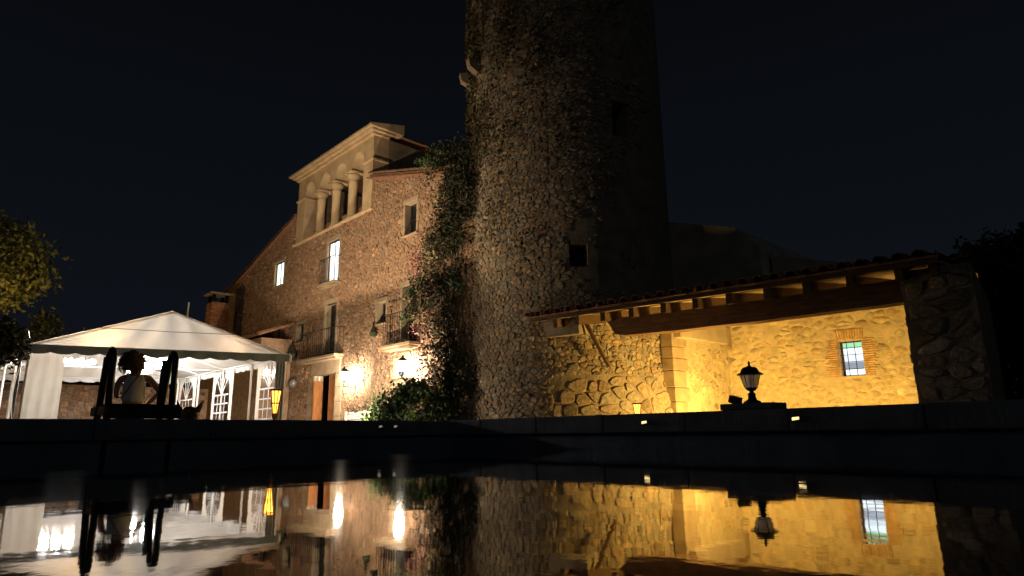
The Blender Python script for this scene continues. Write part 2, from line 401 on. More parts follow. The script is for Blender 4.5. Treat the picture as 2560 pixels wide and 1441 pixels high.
hm = lambda u, z: (u, HY, z)
hm3 = lambda u, z, d: (u, HY+d, z)
wl = MB(); wall_holes(wl, hm, [HX0, LG0, LG1, HX1], htop, GZ, list(H.values()))
# other three sides of the block
D_ = 12
wl.add([(HX0, HY, GZ), (HX0, HY+D_, GZ), (HX0, HY+D_, 7.05), (HX0, HY, 7.05)], [(3, 2, 1, 0)])
wl.add([(HX1, HY, GZ), (HX1, HY+D_, GZ), (HX1, HY+D_, htop(HX1)), (HX1, HY, htop(HX1))], [(0, 1, 2, 3)])
wl.add([(HX0, HY+D_, GZ), (HX1, HY+D_, GZ), (HX1, HY+D_, htop(HX1)), (LG1, HY+D_, 9.08), (LG0, HY+D_, 9.08), (HX0, HY+D_, 7.05)], [(5, 4, 3, 2, 1, 0)])
wl.build('wall', facade_mortar, house)
for h in H.values(): reveal(MB(), hm3, h, .34).build('opening_reveal', plaster, house)
sg = .13
holes = []
for k, h in H.items():
    e = sg if k not in ('gd',) else 0
    holes.append((h[0]-e, h[1]+e, h[2]-.03, h[3]+e+.02))
holes += [(-22.95, -20.4, GZ, 2.92), (-23.9, -20.55, 2.78, 3.02), (-17.35, -15.75, 2.72, 2.95)]
slope = [(-.2733, 1, 7.05-.02+.2733*-HX0), (.268, 1, 9.06+.268*LG1)]
pol = cells(HX0+.02, HX1-.3, GZ+.05, 9.1, .18, .115, holes=holes, keep=lambda u, v: v < htop(u)-.1 and (v < 3.2 or u > -31.5))
pol2 = []
for p in pol:
    c = sum(q[0] for q in p)/len(p)
    if c < LG0: p = clip(clip(p, -.2733, 1, 7.0+.2733*-HX0), 1, 0, LG0)
    elif c < LG1: p = clip(clip(clip(p, 0, 1, SILL-.02), -1, 0, -LG0), 1, 0, LG1)
    else: p = clip(clip(p, .268, 1, 9.03+.268*LG1), -1, 0, -LG1)
    if len(p) >= 3: pol2.append(p)
stonework(house, pol2, lambda u, v, h: (u, HY-h, v), facade_stone, .009, .012, .042, 290, cscore, tintf(.17, .09, random, .04))
# dressed surrounds: jamb blocks and lintels
def surround(h, wdt, lint=.16, sill=True, blocks=3, pr=.035):
    x0, x1, z0, z1 = h; d = (z1-z0)/blocks
    for i in range(blocks):
        w1, w2 = wdt*random.uniform(.8, 1.25), wdt*random.uniform(.8, 1.25)
        for a_, b_ in (((x0-w1, HY-pr, z0+i*d+.004), (x0-.002, HY+.12, z0+(i+1)*d-.004)), ((x1+.002, HY-pr, z0+i*d+.004), (x1+w2, HY+.12, z0+(i+1)*d-.004))):
            c = tuple((p+q)/2 for p, q in zip(a_, b_)); MB().bbox(a_, b_, .012).build('jamb_block', dressed, house, False, c)
    MB().bbox((x0-wdt, HY-pr-.01, z1), (x1+wdt, HY+.12, z1+lint), .012).build('lintel', dressed, house)
    if sill: MB().bbox((x0-wdt*.8, HY-pr-.05, z0-.07), (x1+wdt*.8, HY+.3, z0-.003), .012).build('sill', dressed, house)
for k in ('d3', 'dA', 'dB'): surround(H[k], .13, .17, False, 5)
for k in ('wl', 'ws', 'w2', 'w3', 'wR'): surround(H[k], .12, .15, True, 3)
surround(H['lat'], .13, .15, True, 2)
# window and door leaves
def win(h, m, name='window', nx=2, nz=2, dep=.2, pane_m=glass_dark, fr=shutter):
    x0, x1, z0, z1 = h; f = MB(); t = .045; y = HY+dep
    for a_, b_ in (((x0, z0), (x0+t, z1)), ((x1-t, z0), (x1, z1)), ((x0+t, z0), (x1-t, z0+t)), ((x0+t, z1-t), (x1-t, z1))): f.box((a_[0], y, a_[1]), (b_[0], y+.05, b_[1]))
    for i in range(1, nx): x = x0+(x1-x0)*i/nx; f.box((x-.014, y+.002, z0+t), (x+.014, y+.048, z1-t))
    for i in range(1, nz): z = z0+(z1-z0)*i/nz; f.box((x0+t, y+.004, z-.012), (x1-t, y+.046, z+.012))
    fo = f.build(name, fr, house)
    for i in range(nx):
        for j in range(nz):
            xa, xb = x0+t/2+(x1-x0-t)*i/nx, x0+t/2+(x1-x0-t)*(i+1)/nx; za, zb = z0+t/2+(z1-z0-t)*j/nz, z0+t/2+(z1-z0-t)*(j+1)/nz
            pm = pane_m(i, j) if callable(pane_m) else pane_m
            MB().add([(xa, y+.03, za), (xb, y+.03, za), (xb, y+.03, zb), (xa, y+.03, zb)], [(0, 1, 2, 3)]).build('pane', pm, fo)
    return fo
lit_warm = emi('lit_room_warm', (1, .93, .82), 2.6); lit_cool = emi('lit_room_cool', (.82, .92, 1), 2.8); lit_green = emi('lit_room_green', (.9, 1, .72), 1.9)
win(H['d3'], None, 'balcony_door', 2, 1, .05, lambda i, j: lit_warm if i == 0 else lit_cool)
win(H['wl'], None, 'window', 2, 1, .05, lambda i, j: lit_green if i == 0 else lit_cool)
for k in ('dA', 'dB'): win(H[k], None, 'balcony_door', 2, 3, .22)
for k in ('ws', 'w2', 'w3'): win(H[k], None, 'window', 1, 2, .18)
win(H['wR'], None, 'window', 2, 2, .18)
pane_l = emi('lit_lattice', (.75, .85, 1), .55)
win(H['lat'], None, 'lattice_window', 3, 3, .1, pane_l, iron)
# street door: stone lintel, jambs, one wooden leaf with panels standing ajar, dark passage
MB().bbox((-22.75, HY-.05, 2.385), (-20.55, HY+.12, 2.86), .02).build('door_lintel', dressed, house)
z = GZ
for i in range(5):
    hh = [.5, .55, .5, .52, .5][i]
    for a_, b_ in (((-22.95, HY-.04, z+.004), (-22.503, HY+.12, z+hh-.006)), ((-20.867, HY-.04, z+.004), (-20.45+.08*(i % 2), HY+.12, z+hh-.006))):
        c = tuple((p+q)/2 for p, q in zip(a_, b_)); MB().bbox(a_, b_, .015).build('jamb_block', dressed, house, False, c)
    z += hh
MB().box((-22.5, HY+.9, GZ+.01), (-20.87, HY+.95, 2.38)).build('passage_back', dark_void, house)
def leaf(x0, x1, y, flip):
    d = MB().box((x0, y, GZ+.02), (x1, y+.06, 2.36)).build('door_leaf', wood_warm, house); w = x1-x0
    for i in range(4):
        za = GZ+.15+i*.58; MB().bbox((x0+.12, y-.025, za), (x1-.12, y-.001, za+.46), .012).build('door_panel', wood_warm, d)
    return d
leaf(-21.75, -20.9, HY+.2, 0)
lf = MB().obox((-22.3, HY+.2, GZ+.02), (.18, -.42, 0), (.05, .02, 0), (0, 0, 2.34)).build('door_leaf', wood_warm, house)
MB().box((-22.46, HY+.1, GZ+.02), (-22.38, HY+.16, 2.34)).build('door_frame_post', pale_paint, house)
# balconies
def balcony(x0, x1, z, dep, wavy, step=.13, hgt=.95):
    s = MB().bbox((x0, HY-dep, z-.1), (x1, HY-.04, z), .012); s.bbox((x0+.08, HY-dep+.09, z-.17), (x1-.08, HY-.04, z-.102), .012)
    bo = s.build('balcony', dressed, house); r = MB(); t = z+hgt; y = HY-dep+.06
    r.tube([(x0+.06, HY, t), (x0+.06, y, t), (x1-.06, y, t), (x1-.06, HY, t)], .016, 6); r.build('hand_rail', iron, bo); r = MB(); r.tube([(x0+.06, HY, z+.07), (x0+.06, y, z+.07), (x1-.06, y, z+.07), (x1-.06, HY, z+.07)], .011, 6)
    r.build('bottom_rail', iron, bo)
    st = MB().tube([(0, 0, 0), (0, 0, hgt)], .009, 6).mesh('baluster', iron)
    wv = MB().tube([(.022*math.sin(i*math.pi/2), 0, hgt*i/16) for i in range(17)], .009, 6).mesh('baluster', iron) if wavy else st
    k = 0; x = x0+.06
    while x <= x1-.05: inst('baluster', wv if k % 2 else st, bo, (x, y, z)); x += step; k += 1
    yy = y+step
    while yy < HY-.03:
        for xx in (x0+.06, x1-.06): inst('baluster', wv if k % 2 else st, bo, (xx, yy, z), (0, 0, R_(90)))
        yy += step; k += 1
balcony(-23.2, -20.3, 3.0, .42, True, .15)
balcony(-17.35, -15.75, 2.92, .42, False)
balcony(-22.15, -20.85, 5.74, .3, False, .12)
# loggia: piers, columns, vaulted arches, parapet, cornice and overhanging roof
LD = .62
cols_ = [(-24.87, -24.2), (-23.36, -22.9), (-22.08, -21.66), (-20.82, -20.38), (-19.5, -18.87)]
SP, AP, TOP = 9.83, 10.48, 10.78
lw = MB()
for i, (a_, b_) in enumerate(cols_):
    if i in (0, 4):
        MB().box((a_, HY-.02, SILL), (b_, HY+LD, SP)).build('loggia_pier', loggia_m, house)
    else:
        c = ((a_+b_)/2, HY+.2, SILL); MB().lathe(c, [(.235, 0), (.235, .1), (.19, .14), (.175, .2), (.165, 1.5), (.185, 1.53), (.165, 1.56), (.2, 1.66), (.26, 1.74), (.26, 1.828)], 18).build('loggia_column', loggia_m, house, True, c)
    MB().bbox((a_-.05, HY-.06, SP-.002), (b_+.05, HY+LD+.02, SP+.09), .015).build('capital', loggia_m, house)
aw = MB(); NA = 20
for (p, q) in zip(cols_, cols_[1:]):
    x0, x1 = p[1], q[0]; c = (x0+x1)/2; r = (x1-x0)/2; z0 = SP+.09
    pts = [(c-r*math.cos(math.pi*i/NA), z0+(AP-z0)*math.sin(math.pi*i/NA)) for i in range(NA+1)]
    for (a_, b_) in zip(pts, pts[1:]):
        aw.add([(a_[0], HY, a_[1]), (b_[0], HY, b_[1]), (b_[0], HY, TOP), (a_[0], HY, TOP)], [(0, 1, 2, 3)])
        aw.add([(a_[0], HY+LD, a_[1]), (b_[0], HY+LD, b_[1]), (b_[0], HY+LD, TOP), (a_[0], HY+LD, TOP)], [(3, 2, 1, 0)])
        aw.add([(a_[0], HY, a_[1]), (a_[0], HY+LD, a_[1]), (b_[0], HY+LD, b_[1]), (b_[0], HY, b_[1])], [(0, 1, 2, 3)])
for (a_, b_) in cols_: aw.box((a_, HY, SP+.09), (b_, HY+LD, TOP))
aw.build('arcade', loggia_m, house)
MB().bbox((LG0-.12, HY-.12, SILL-.09), (LG1+.1, HY+LD, SILL), .02).build('loggia_sill', loggia_m, house)
MB().box((LG0+.3, HY+.42, SILL), (LG1-.3, HY+.56, SILL+.55)).build('loggia_parapet', facade_mortar, house)
# room behind the arcade
rm = MB(); rm.box((LG0, HY+LD, SILL-.05), (LG0+.2, HY+6, TOP)); rm.box((LG1-.2, HY+LD, SILL-.05), (LG1, HY+6, TOP)); rm.box((LG0+.2, HY+3.0, SILL-.05), (LG1-.2, HY+3.2, TOP))
rm.build('loggia_walls', tower_mortar, house)
# cornice in two steps and roof slab
MB().bbox((LG0-.1, HY-.1, TOP), (LG1+.1, HY+LD, TOP+.1), .02).build('cornice', loggia_m, house)
MB().bbox((LG0-.22, HY-.22, TOP+.102), (LG1+.22, HY+LD+.1, TOP+.19), .02).build('cornice', loggia_m, house)
MB().add([(LG0-.34, HY-.34, TOP+.192), (LG1+.34, HY-.34, TOP+.192), (LG1+.34, HY+1.05, TOP+.192), (LG0-.34, HY+1.05, TOP+.192), (LG0-.34, HY-.34, TOP+.27), (LG1+.34, HY-.34, TOP+.27), (LG1+.34, HY+1.05, TOP+.6), (LG0-.34, HY+1.05, TOP+.6)],
    [(0, 3, 2, 1), (4, 5, 6, 7), (0, 1, 5, 4), (1, 2, 6, 5), (2, 3, 7, 6), (3, 0, 4, 7)]).build('loggia_roof', loggia_m, house)
MB().add([(LG0-.1, HY+1.05, TOP+.25), (LG1+.1, HY+1.05, TOP+.25), (LG1+.1, HY+6.2, TOP+.25), (LG0-.1, HY+6.2, TOP+.25), (LG0, HY+3.4, TOP+.42), (LG1, HY+3.4, TOP+.42)], [(0, 1, 5, 4), (2, 3, 4, 5), (1, 2, 5), (3, 0, 4), (3, 2, 1, 0)]).build('loggia_rear_roof', terracotta, house)
# main roof slopes and their verge tiles
for x0, z0, x1, z1 in ((HX0-.35, 6.97, LG0, 9.12), (LG1, 9.12, HX1+.1, htop(HX1)+.0)):
    rf = MB(); rf.add([(x0, HY-.12, z0), (x1, HY-.12, z1), (x1, HY+D_+.2, z1), (x0, HY+D_+.2, z0), (x0, HY-.12, z0+.1), (x1, HY-.12, z1+.1), (x1, HY+D_+.2, z1+.1), (x0, HY+D_+.2, z0+.1)],
       [(0, 3, 2, 1), (4, 5, 6, 7), (0, 1, 5, 4), (1, 2, 6, 5), (2, 3, 7, 6), (3, 0, 4, 7)]); ro = rf.build('roof', terracotta, house)
    ln = math.hypot(x1-x0, z1-z0); nt_ = int(ln/.36); sl = math.atan2(z1-z0, x1-x0)
    tm = MB().grid(lambda u, v: ((u-.5)*.42, .14*math.cos(math.pi*v)*(1-.15*u), .13*math.sin(math.pi*v)*(1-.15*u)), 1, 8).mesh('verge_tile', mat('verge_terracotta_lit', (.36, .22, .14), .85, .4, 7, .5, 30), True)  # tile colour lightened to show light falling on the verge
    for i in range(nt_):
        t = (i+.5)/nt_; inst('verge_tile', tm, ro, (x0+(x1-x0)*t, HY-.06, z0+(z1-z0)*t+.11), (random.uniform(-.06, .06), -sl+random.uniform(-.04, .04), random.uniform(-.05, .05)))
    tm2 = MB().box((-.2, -.1, -.02), (.2, .1, .02)).mesh('verge_brick', terracotta)
    for i in range(nt_):
        t = (i+.2)/nt_; inst('verge_brick', tm2, ro, (x0+(x1-x0)*t, HY-.1, z0+(z1-z0)*t-.035), (0, -sl, 0))
# small fittings on the wall
def wall_lantern(x, z, label):
    y = HY-.46; t = thing('wall_lantern', label, 'lantern', (x, HY-.04, z-.3), 'lit lanterns on the house front')
    MB().tube([(x+.02, HY-.03, z-.35), (x+.02, y-.0, z-.35), (x, y, z-.3), (x, y, z-.17)], .014, 7).tube([(x+.02, HY-.05, z-.48), (x+.02, HY-.05, z-.25)], .02, 6).build('bracket', iron, t)
    MB().lathe((x, y, z), [(.09, -.17), (.1, -.15), (.1, -.14)], 6).build('base_plate', iron, t)
    MB().lathe((x, y, z), [(.085, -.138), (.14, .13)], 6).build('lamp_glass', lant_e, t)
    MB().lathe((x, y, z), [(.155, .133), (.165, .15), (.10, .23), (.04, .26), (.02, .32), (.002, .34)], 6).build('cap', iron, t)
    return t
lant_e = emi('lantern_glow', (1, .84, .64), 680)
wall_lantern(-19.45, 2.13, 'glowing wall lantern beside the wooden door of the stone house')
wall_lantern(-16.0, 2.18, 'glowing wall lantern above the bush beside the small lattice window')
def dark_lamp(x, z, s, label):
    c = (x, HY-.16, z); t = MB().lathe(c, [(.03*s, -.2*s), (.11*s, -.16*s), (.13*s, -.05*s), (.02*s, .2*s), (.005, .24*s)], 10).tube([(x, HY-.02, z-.1*s), (x, HY-.16, z-.18*s)], .015, 6)
    return tag(t.build('hanging_planter', leaf_d), label, 'planter')
dark_lamp(-18.2, 3.52, 1, 'small dark cone planter below the little upper window')
dark_lamp(-24.15, 3.4, 1.5, 'dark cone planter under the window left of the long balcony')
c = (-24.1, HY-.1, 2.2); bl = thing('round_wall_lamp', 'unlit round glass globe lamp on the house wall near the tent', 'lamp', (-24.1, HY, 2.1))
MB().lathe(c, [(.02, -.17), (.1, -.13), (.16, -.03), (.15, .06), (.08, .14), (.04, .16)], 14).build('globe', mat('globe_glass', (.2, .2, .2), .2, .1, 4, spec=.6), bl, True); MB().box((-24.14, HY-.1, 2.36), (-24.06, HY, 2.46)).build('mount', iron, bl)
# bench of pale slats by the wall
be = thing('slatted_bench', 'pale slatted bench with sloping back against the house wall', 'bench', (-18.3, HY-1.0, GZ))
for i in range(7): MB().obox((-18.95, HY-.75-.05*i*.0+.035*i, .36+i*.085), (1.35, 0, 0), (0, .02, .0), (0, .03, .065)).build('slat', pale_paint, be)
for i in range(4): MB().box((-18.95, HY-1.15+i*.1, .25), (-17.6, HY-1.07+i*.1, .275)).build('slat', pale_paint, be)
for x in (-18.85, -17.7):
    for y, zz in ((HY-1.1, .25), (HY-.72, .95)): MB().box((x-.03, y-.03+.05, GZ), (x+.03, y+.03+.05, zz)).build('leg', pale_paint, be)

# lean-to shed with brick chimney at the far end of the house
shed = thing('lean_to_shed', 'low lean-to shed with tiled roof against the house behind the tent', 'shed', (-28, 9.8, GZ))
MB().box((-32.4, 9.8, GZ), (-24.5, HY-.07, 3.95)).build('wall', facade_mortar, shed)
MB().add([(-32.6, 9.6, 3.98), (-24.3, 9.6, 3.98), (-24.3, HY-.08, 4.55), (-32.6, HY-.08, 4.55), (-32.6, 9.6, 4.06), (-24.3, 9.6, 4.06), (-24.3, HY-.08, 4.63), (-32.6, HY-.08, 4.63)], [(0, 3, 2, 1), (4, 5, 6, 7), (0, 1, 5, 4), (1, 2, 6, 5), (2, 3, 7, 6), (3, 0, 4, 7)]).build('roof', terracotta, shed)
tm = MB().grid(lambda u, v: (.1*math.cos(math.pi*(1-v)), (u-.5)*1.55, .09*math.sin(math.pi*v)), 1, 8).mesh('roof_tile', terracotta, True)
for i in range(30): inst('roof_tile', tm, shed, (-32.4+i*.275, 10.32, 4.33), (R_(20.7), 0, random.uniform(-.03, .03)))
ch = thing('brick_chimney', 'square brick chimney with flat cap above the shed roof', 'chimney', (-30.3, 10.0, 3.9))
cx, cy = -30.3, 10.0; MB().box((cx-.36, cy-.36, 3.9), (cx+.36, cy+.36, 6.2)).build('core', facade_mortar, ch)
bk = [MB() for _ in range(3)]
for q in bk: q.bbox((-.12, -.02, -.033), (.12, .02, .033), .006); s = random.uniform(.75, 1.25); q.t = [(s, s*.95, s*.9, 1)]*len(q.v)
bk = [q.mesh('brick', brickc_m) for q in bk]
for r_ in range(28):
    for i in range(3):
        off = (-.24+.24*i)+(.06 if r_ % 2 else -.06)
        inst('brick', random.choice(bk), ch, (cx+off, cy-.365, 4.05+r_*.078)); inst('brick', random.choice(bk), ch, (cx+.365, cy+off, 4.05+r_*.078), (0, 0, R_(90)))
for sx in (-.28, .28):
    for sy in (-.28, .28): MB().box((cx+sx-.06, cy+sy-.06, 6.2), (cx+sx+.06, cy+sy+.06, 6.55)).build('cap_post', brickc_m, ch)
MB().obox((cx-.5, cy-.5, 6.56), (1.0, 0, 0), (0, 1.0, 0), (0, 0, .07)).build('cap_slab', dressed, ch)
MB().tube([(-31.9, 9.2, 4.0), (-31.85, 9.2, 6.4)], .035, 6).tube([(-31.9, 9.2, GZ), (-31.9, 9.2, 4.0)], .04, 6).build('antenna_pole', white_metal)
tag(bpy.data.objects['antenna_pole'], 'thin upright pole beside the brick chimney above the tent roof', 'pole')

# ================================================================== ROUND TOWER
TC = (-11.99, 13.69); TR = 2.88
tower = thing('round_tower', 'tall round stone tower with flared foot and ivy, rising out of the frame', 'tower', (TC[0], TC[1], GZ))
def trad(z): return TR + .5*max(0, 1-(z-GZ)/2.4)**1.5
def tp(th, z, h=0): r = trad(z)+h; return (TC[0]+r*math.cos(th), TC[1]+r*math.sin(th), z)
TH = [(-49, -40, 4.18, 4.76), (-23.5, -13.6, 7.75, 8.75), (-115.6, -104.5, 11.67, 12.75)]
ths = sorted(set([-180+i*5 for i in range(73)] + [t for h in TH for t in h[:2]])); zs = sorted(set([GZ, .1, .4, .7, 1, 1.4, 1.8, 2.2, 3, 5, 7, 9, 11, 13, 15, 17, 18.5] + [t for h in TH for t in h[2:]]))
tw = MB()
for a_, b_ in zip(ths, ths[1:]):
    for c, d in zip(zs, zs[1:]):
        mt, mz = (a_+b_)/2, (c+d)/2
        if any(h[0] < mt < h[1] and h[2] < mz < h[3] for h in TH): continue
        tw.add([tp(R_(a_), c), tp(R_(b_), c), tp(R_(b_), d), tp(R_(a_), d)], [(0, 1, 2, 3)])
tw.add([tp(R_(-180+i*5), 18.5) for i in range(72)], [tuple(range(72))])
tw.build('wall', tower_mortar, tower)
for h in TH:
    w_ = MB(); q = [tp(R_(h[0]), h[2]), tp(R_(h[1]), h[2]), tp(R_(h[1]), h[3]), tp(R_(h[0]), h[3])]; qi = [tp(R_(t), z, -.5) for t, z in ((h[0], h[2]), (h[1], h[2]), (h[1], h[3]), (h[0], h[3]))]
    w_.add(q+qi, [(0, 4, 5, 1), (1, 5, 6, 2), (2, 6, 7, 3), (3, 7, 4, 0)]); wo_ = w_.build('window', dressed, tower); MB().add(qi, [(0, 1, 2, 3)]).build('pane', glass_dark, wo_)
h = TH[2]
for (t0, t1, z0, z1) in ((h[0]-4, h[0]-.2, h[2]-.1, h[3]+.1), (h[1]+.2, h[1]+4, h[2]-.1, h[3]+.1), (h[0]-4, h[1]+4, h[3]+.102, h[3]+.35), (h[0]-4, h[1]+4, h[2]-.35, h[2]-.102)):
    f = MB(); n_ = 4
    f.grid(lambda u, v: tp(R_(t0+(t1-t0)*u), z0+(z1-z0)*v, .07), n_, 1)
    for (u, s) in ((t0, 1), (t1, -1)): f.add([tp(R_(u), z0, -.02), tp(R_(u), z0, .07), tp(R_(u), z1, .07), tp(R_(u), z1, -.02)], [(0, 1, 2, 3) if s < 0 else (3, 2, 1, 0)])
    f.build('frame_stone', dressed, tower)
for th in (-121, -106):
    a_ = R_(th); o = Vector(tp(a_, 10.25, -.1)); rd = Vector((math.cos(a_), math.sin(a_), 0)); tg = Vector((-math.sin(a_), math.cos(a_), 0))
    MB().add([o-tg*.11, o+tg*.11, o+tg*.11+rd*.45+Vector((0, 0, .28)), o-tg*.11+rd*.45+Vector((0, 0, .28)), o-tg*.11+Vector((0, 0, .6)), o+tg*.11+Vector((0, 0, .6)), o+tg*.11+rd*.5+Vector((0, 0, .52)), o-tg*.11+rd*.5+Vector((0, 0, .52))],
        [(0, 1, 2, 3), (7, 6, 5, 4), (0, 4, 5, 1), (3, 2, 6, 7), (0, 3, 7, 4), (1, 5, 6, 2)]).build('corbel', dressed, tower)
# stones on the side that can be seen: large polygonal blocks low on the right, small rubble above and on the left
r2 = random.Random(3)
th_h = [(R_(h[0]-4.2)*TR, R_(h[1]+4.2)*TR, h[2]-.36, h[3]+.36) if i == 2 else (R_(h[0])*TR, R_(h[1])*TR, h[2], h[3]) for i, h in enumerate(TH)]
big = cells(R_(-58)*TR, R_(28)*TR, GZ, 1.5, .31, .26, .46, [], rr=r2)
mid = cells(R_(-58)*TR, R_(28)*TR, 1.51, 3.6, .165, .12, .47, [], rr=r2)
lef = cells(R_(-150)*TR, R_(-58)*TR, GZ, 9.5, .15, .10, .47, th_h, rr=r2)
hig = cells(R_(-58)*TR, R_(28)*TR, 3.62, 9.5, .16, .11, .47, th_h, keep=lambda u, v: (v-3.6)*.5 + (-u-1.0)*1.0 > r2.random()*1.5+1.2, rr=r2)
top_ = cells(R_(-150)*TR, R_(-30)*TR, 9.5, 15.0, .2, .14, .47, th_h, keep=lambda u, v: r2.random() < .8, rr=r2)
mpT = lambda u, v, h: tp(u/TR, v, h)
stonework(tower, big, mpT, tower_stone, .016, .02, .045, 190, cscore, tintf(.16, .1, r2), r2, ring=.9, dome=1.02)
stonework(tower, mid, mpT, tower_stone, .009, .01, .035, 60, cscore, tintf(.22, .12, r2), r2)
stonework(tower, lef+hig+top_, mpT, tower_stone, .008, .01, .04, 50, cscore, tintf(.28, .14, r2), r2)
# ivy on the tower
N_ = 36000; th = R_(-150)+rng.beta(1.3, 2.6, N_)*R_(175); zz = 2.5+rng.beta(2.0, 1.1, N_)*13.5
noise = np.sin(th*7+zz*.9)+np.sin(th*13-zz*1.7+1.3)+np.sin(zz*2.3+th*3)
kp = (noise*.55 + (zz-9)*.16 - (th-R_(-110))*.9 + rng.normal(scale=1.1, size=N_)) > .55
th, zz = th[kp], zz[kp]; rr_ = TR+.05+rng.uniform(0, .13, len(th))
P = np.stack([TC[0]+rr_*np.cos(th), TC[1]+rr_*np.sin(th), zz], 1); N = np.stack([np.cos(th), np.sin(th), np.full_like(th, .4)], 1)
tag(leaves('ivy', P, .062, leaf_ivy, None, N), 'brown green ivy creeping over the upper tower wall', 'ivy')

# ================================================================== ANNEX WITH DEEP PORCH
ang = R_(7.5); A1 = Vector((math.cos(ang), math.sin(ang), 0)); A2 = Vector((-math.sin(ang), math.cos(ang), 0)); AO = Vector((-10.7, 10.76, 0))
def an(s, b, z): p = AO + A1*s + A2*b; return (p.x, p.y, z)
annex = thing('porch_annex', 'long stone annex with tiled porch roof and heavy beam, lit yellow from below', 'building', an(5, 3, GZ))
BW = 5.4; S0, S1 = 2.5, 8.5
WH = (5.47, 5.99, 1.46, 2.33)
wm = lambda u, z: an(u, BW, z); wm3 = lambda u, z, d: an(u, BW+d, z)
from mathutils import noise as mn
def uneven(x, z, amp=.015):
    e = min(max(abs(x-(WH[0]+WH[1])/2)-.3, abs(z-(WH[2]+WH[3])/2)-.48)*6, 1); e = max(e, 0)
    return e*amp*(mn.noise(Vector((x*7, z*10, 3.1)))+.6*mn.noise(Vector((x*17, z*23, 1.7)))+.9*mn.noise(Vector((x*1.6, z*1.6, 8))))
gxs = sorted(set([round(S0+i*.045, 4) for i in range(int((8.48-S0)/.045)+1)] + [WH[0], WH[1], S1])); gzs = sorted(set([round(GZ+i*.045, 4) for i in range(int((3.62-GZ)/.045)+1)] + [WH[2], WH[3]]))
aw = MB(); nz_ = len(gzs)
for x in gxs:
    for z in gzs: aw.v.append(an(x, BW-uneven(x, z), z))
for i in range(len(gxs)-1):
    for j in range(nz_-1):
        if WH[0]-1e-6 <= gxs[i] and gxs[i+1] <= WH[1]+1e-6 and WH[2]-1e-6 <= gzs[j] and gzs[j+1] <= WH[3]+1e-6: continue
        aw.f.append((i*nz_+j, (i+1)*nz_+j, (i+1)*nz_+j+1, i*nz_+j+1))
aw.build('rear_wall', annex_mortar, annex, True)
reveal(MB(), wm3, WH, .3).build('window_reveal', annex_mortar, annex)
r3 = random.Random(11)
# brick surround, mortared rubble
wb = [MB() for _ in range(4)]
for q in wb: q.bbox((-.13, -.02, -.021), (.13, .02, .021), .006); s = r3.uniform(.8, 1.3); q.t = [(s, s, s, 1)]*len(q.v)
wb = [q.mesh('brick', brick_m) for q in wb]
nb = 17; bh = (WH[3]-WH[2]+.06)/nb
for i in range(nb):
    zc = WH[2]-.03+(i+.5)*bh
    for side, edge in ((-1, WH[0]-.012), (1, WH[1]+.012)):
        ln = r3.choice([.8, 1.0, 1.25]); inst('brick', r3.choice(wb), annex, an(edge+side*.13*ln, BW-.006, zc), (0, 0, ang), (ln, 1, .95))
nh = 11
for i in range(nh):
    t = (i+.5)/nh; s_ = WH[0]-.06+(WH[1]-WH[0]+.12)*t; inst('brick', r3.choice(wb), annex, an(s_, BW-.006, WH[3]+.145), (0, R_(90)+ (t-.5)*.35, ang), (1, 1, 1.2))
ap = cells(S0+.05, 8.25, GZ+.02, 3.6, .235, .15, .48, [(WH[0]-.33, WH[1]+.33, WH[2]-.06, WH[3]+.3)], rr=r3)
def tsel(p):
    return r3.random() < .8
ap = [p for p in ap if tsel(p)]
stonework(annex, ap, lambda u, v, h: an(u, BW-h, v), annex_stone, .004, .004, .022, 300, cscore, tintf(.10, .06, r3, .02), r3, ring=.62, dome=1.25, smooth=True, skirt=-.005)
# iron grille and lit panes
gx = MB()
for i in range(1, 3): s_ = WH[0]+(WH[1]-WH[0])*i/3; gx.tube([an(s_, BW+.05, WH[2]), an(s_, BW+.05, WH[3])], .009, 6)
for i in range(1, 5): zc = WH[2]+(WH[3]-WH[2])*i/5; gx.tube([an(WH[0], BW+.05, zc), an(WH[1], BW+.05, zc)], .009, 6)
gr = gx.build('grille', iron, annex)
fr = MB(); t = .035
for a_, b_ in (((WH[0], WH[2]), (WH[0]+t*1.5, WH[3])), ((WH[1]-t*.6, WH[2]), (WH[1], WH[3])), ((WH[0]+t*1.5, WH[2]), (WH[1]-t*.6, WH[2]+t)), ((WH[0]+t*1.5, WH[3]-t), (WH[1]-t*.6, WH[3]))):
    fr.obox(an(a_[0], BW+.2, a_[1]), A1*(b_[0]-a_[0]), A2*.04, (0, 0, b_[1]-a_[1]))
fo = fr.build('window', wood_dark, annex)
rows = [((.86, .95, 1), 1.5), ((.42, .46, .55), .8), ((.78, .87, 1), 1.25), ((.84, .95, 1), 1.5), ((.45, .95, .55), .95)]
for i in range(3):
    for j in range(5):
        xa = WH[0]+(WH[1]-WH[0])*i/3; xb = xa+(WH[1]-WH[0])/3; za = WH[2]+(WH[3]-WH[2])*j/5; zb = za+(WH[3]-WH[2])/5
        MB().add([an(xa, BW+.23, za), an(xb, BW+.23, za), an(xb, BW+.23, zb), an(xa, BW+.23, zb)], [(0, 1, 2, 3)]).build('pane', emi('lit_pane_row_%d' % j, *rows[j]), fo)
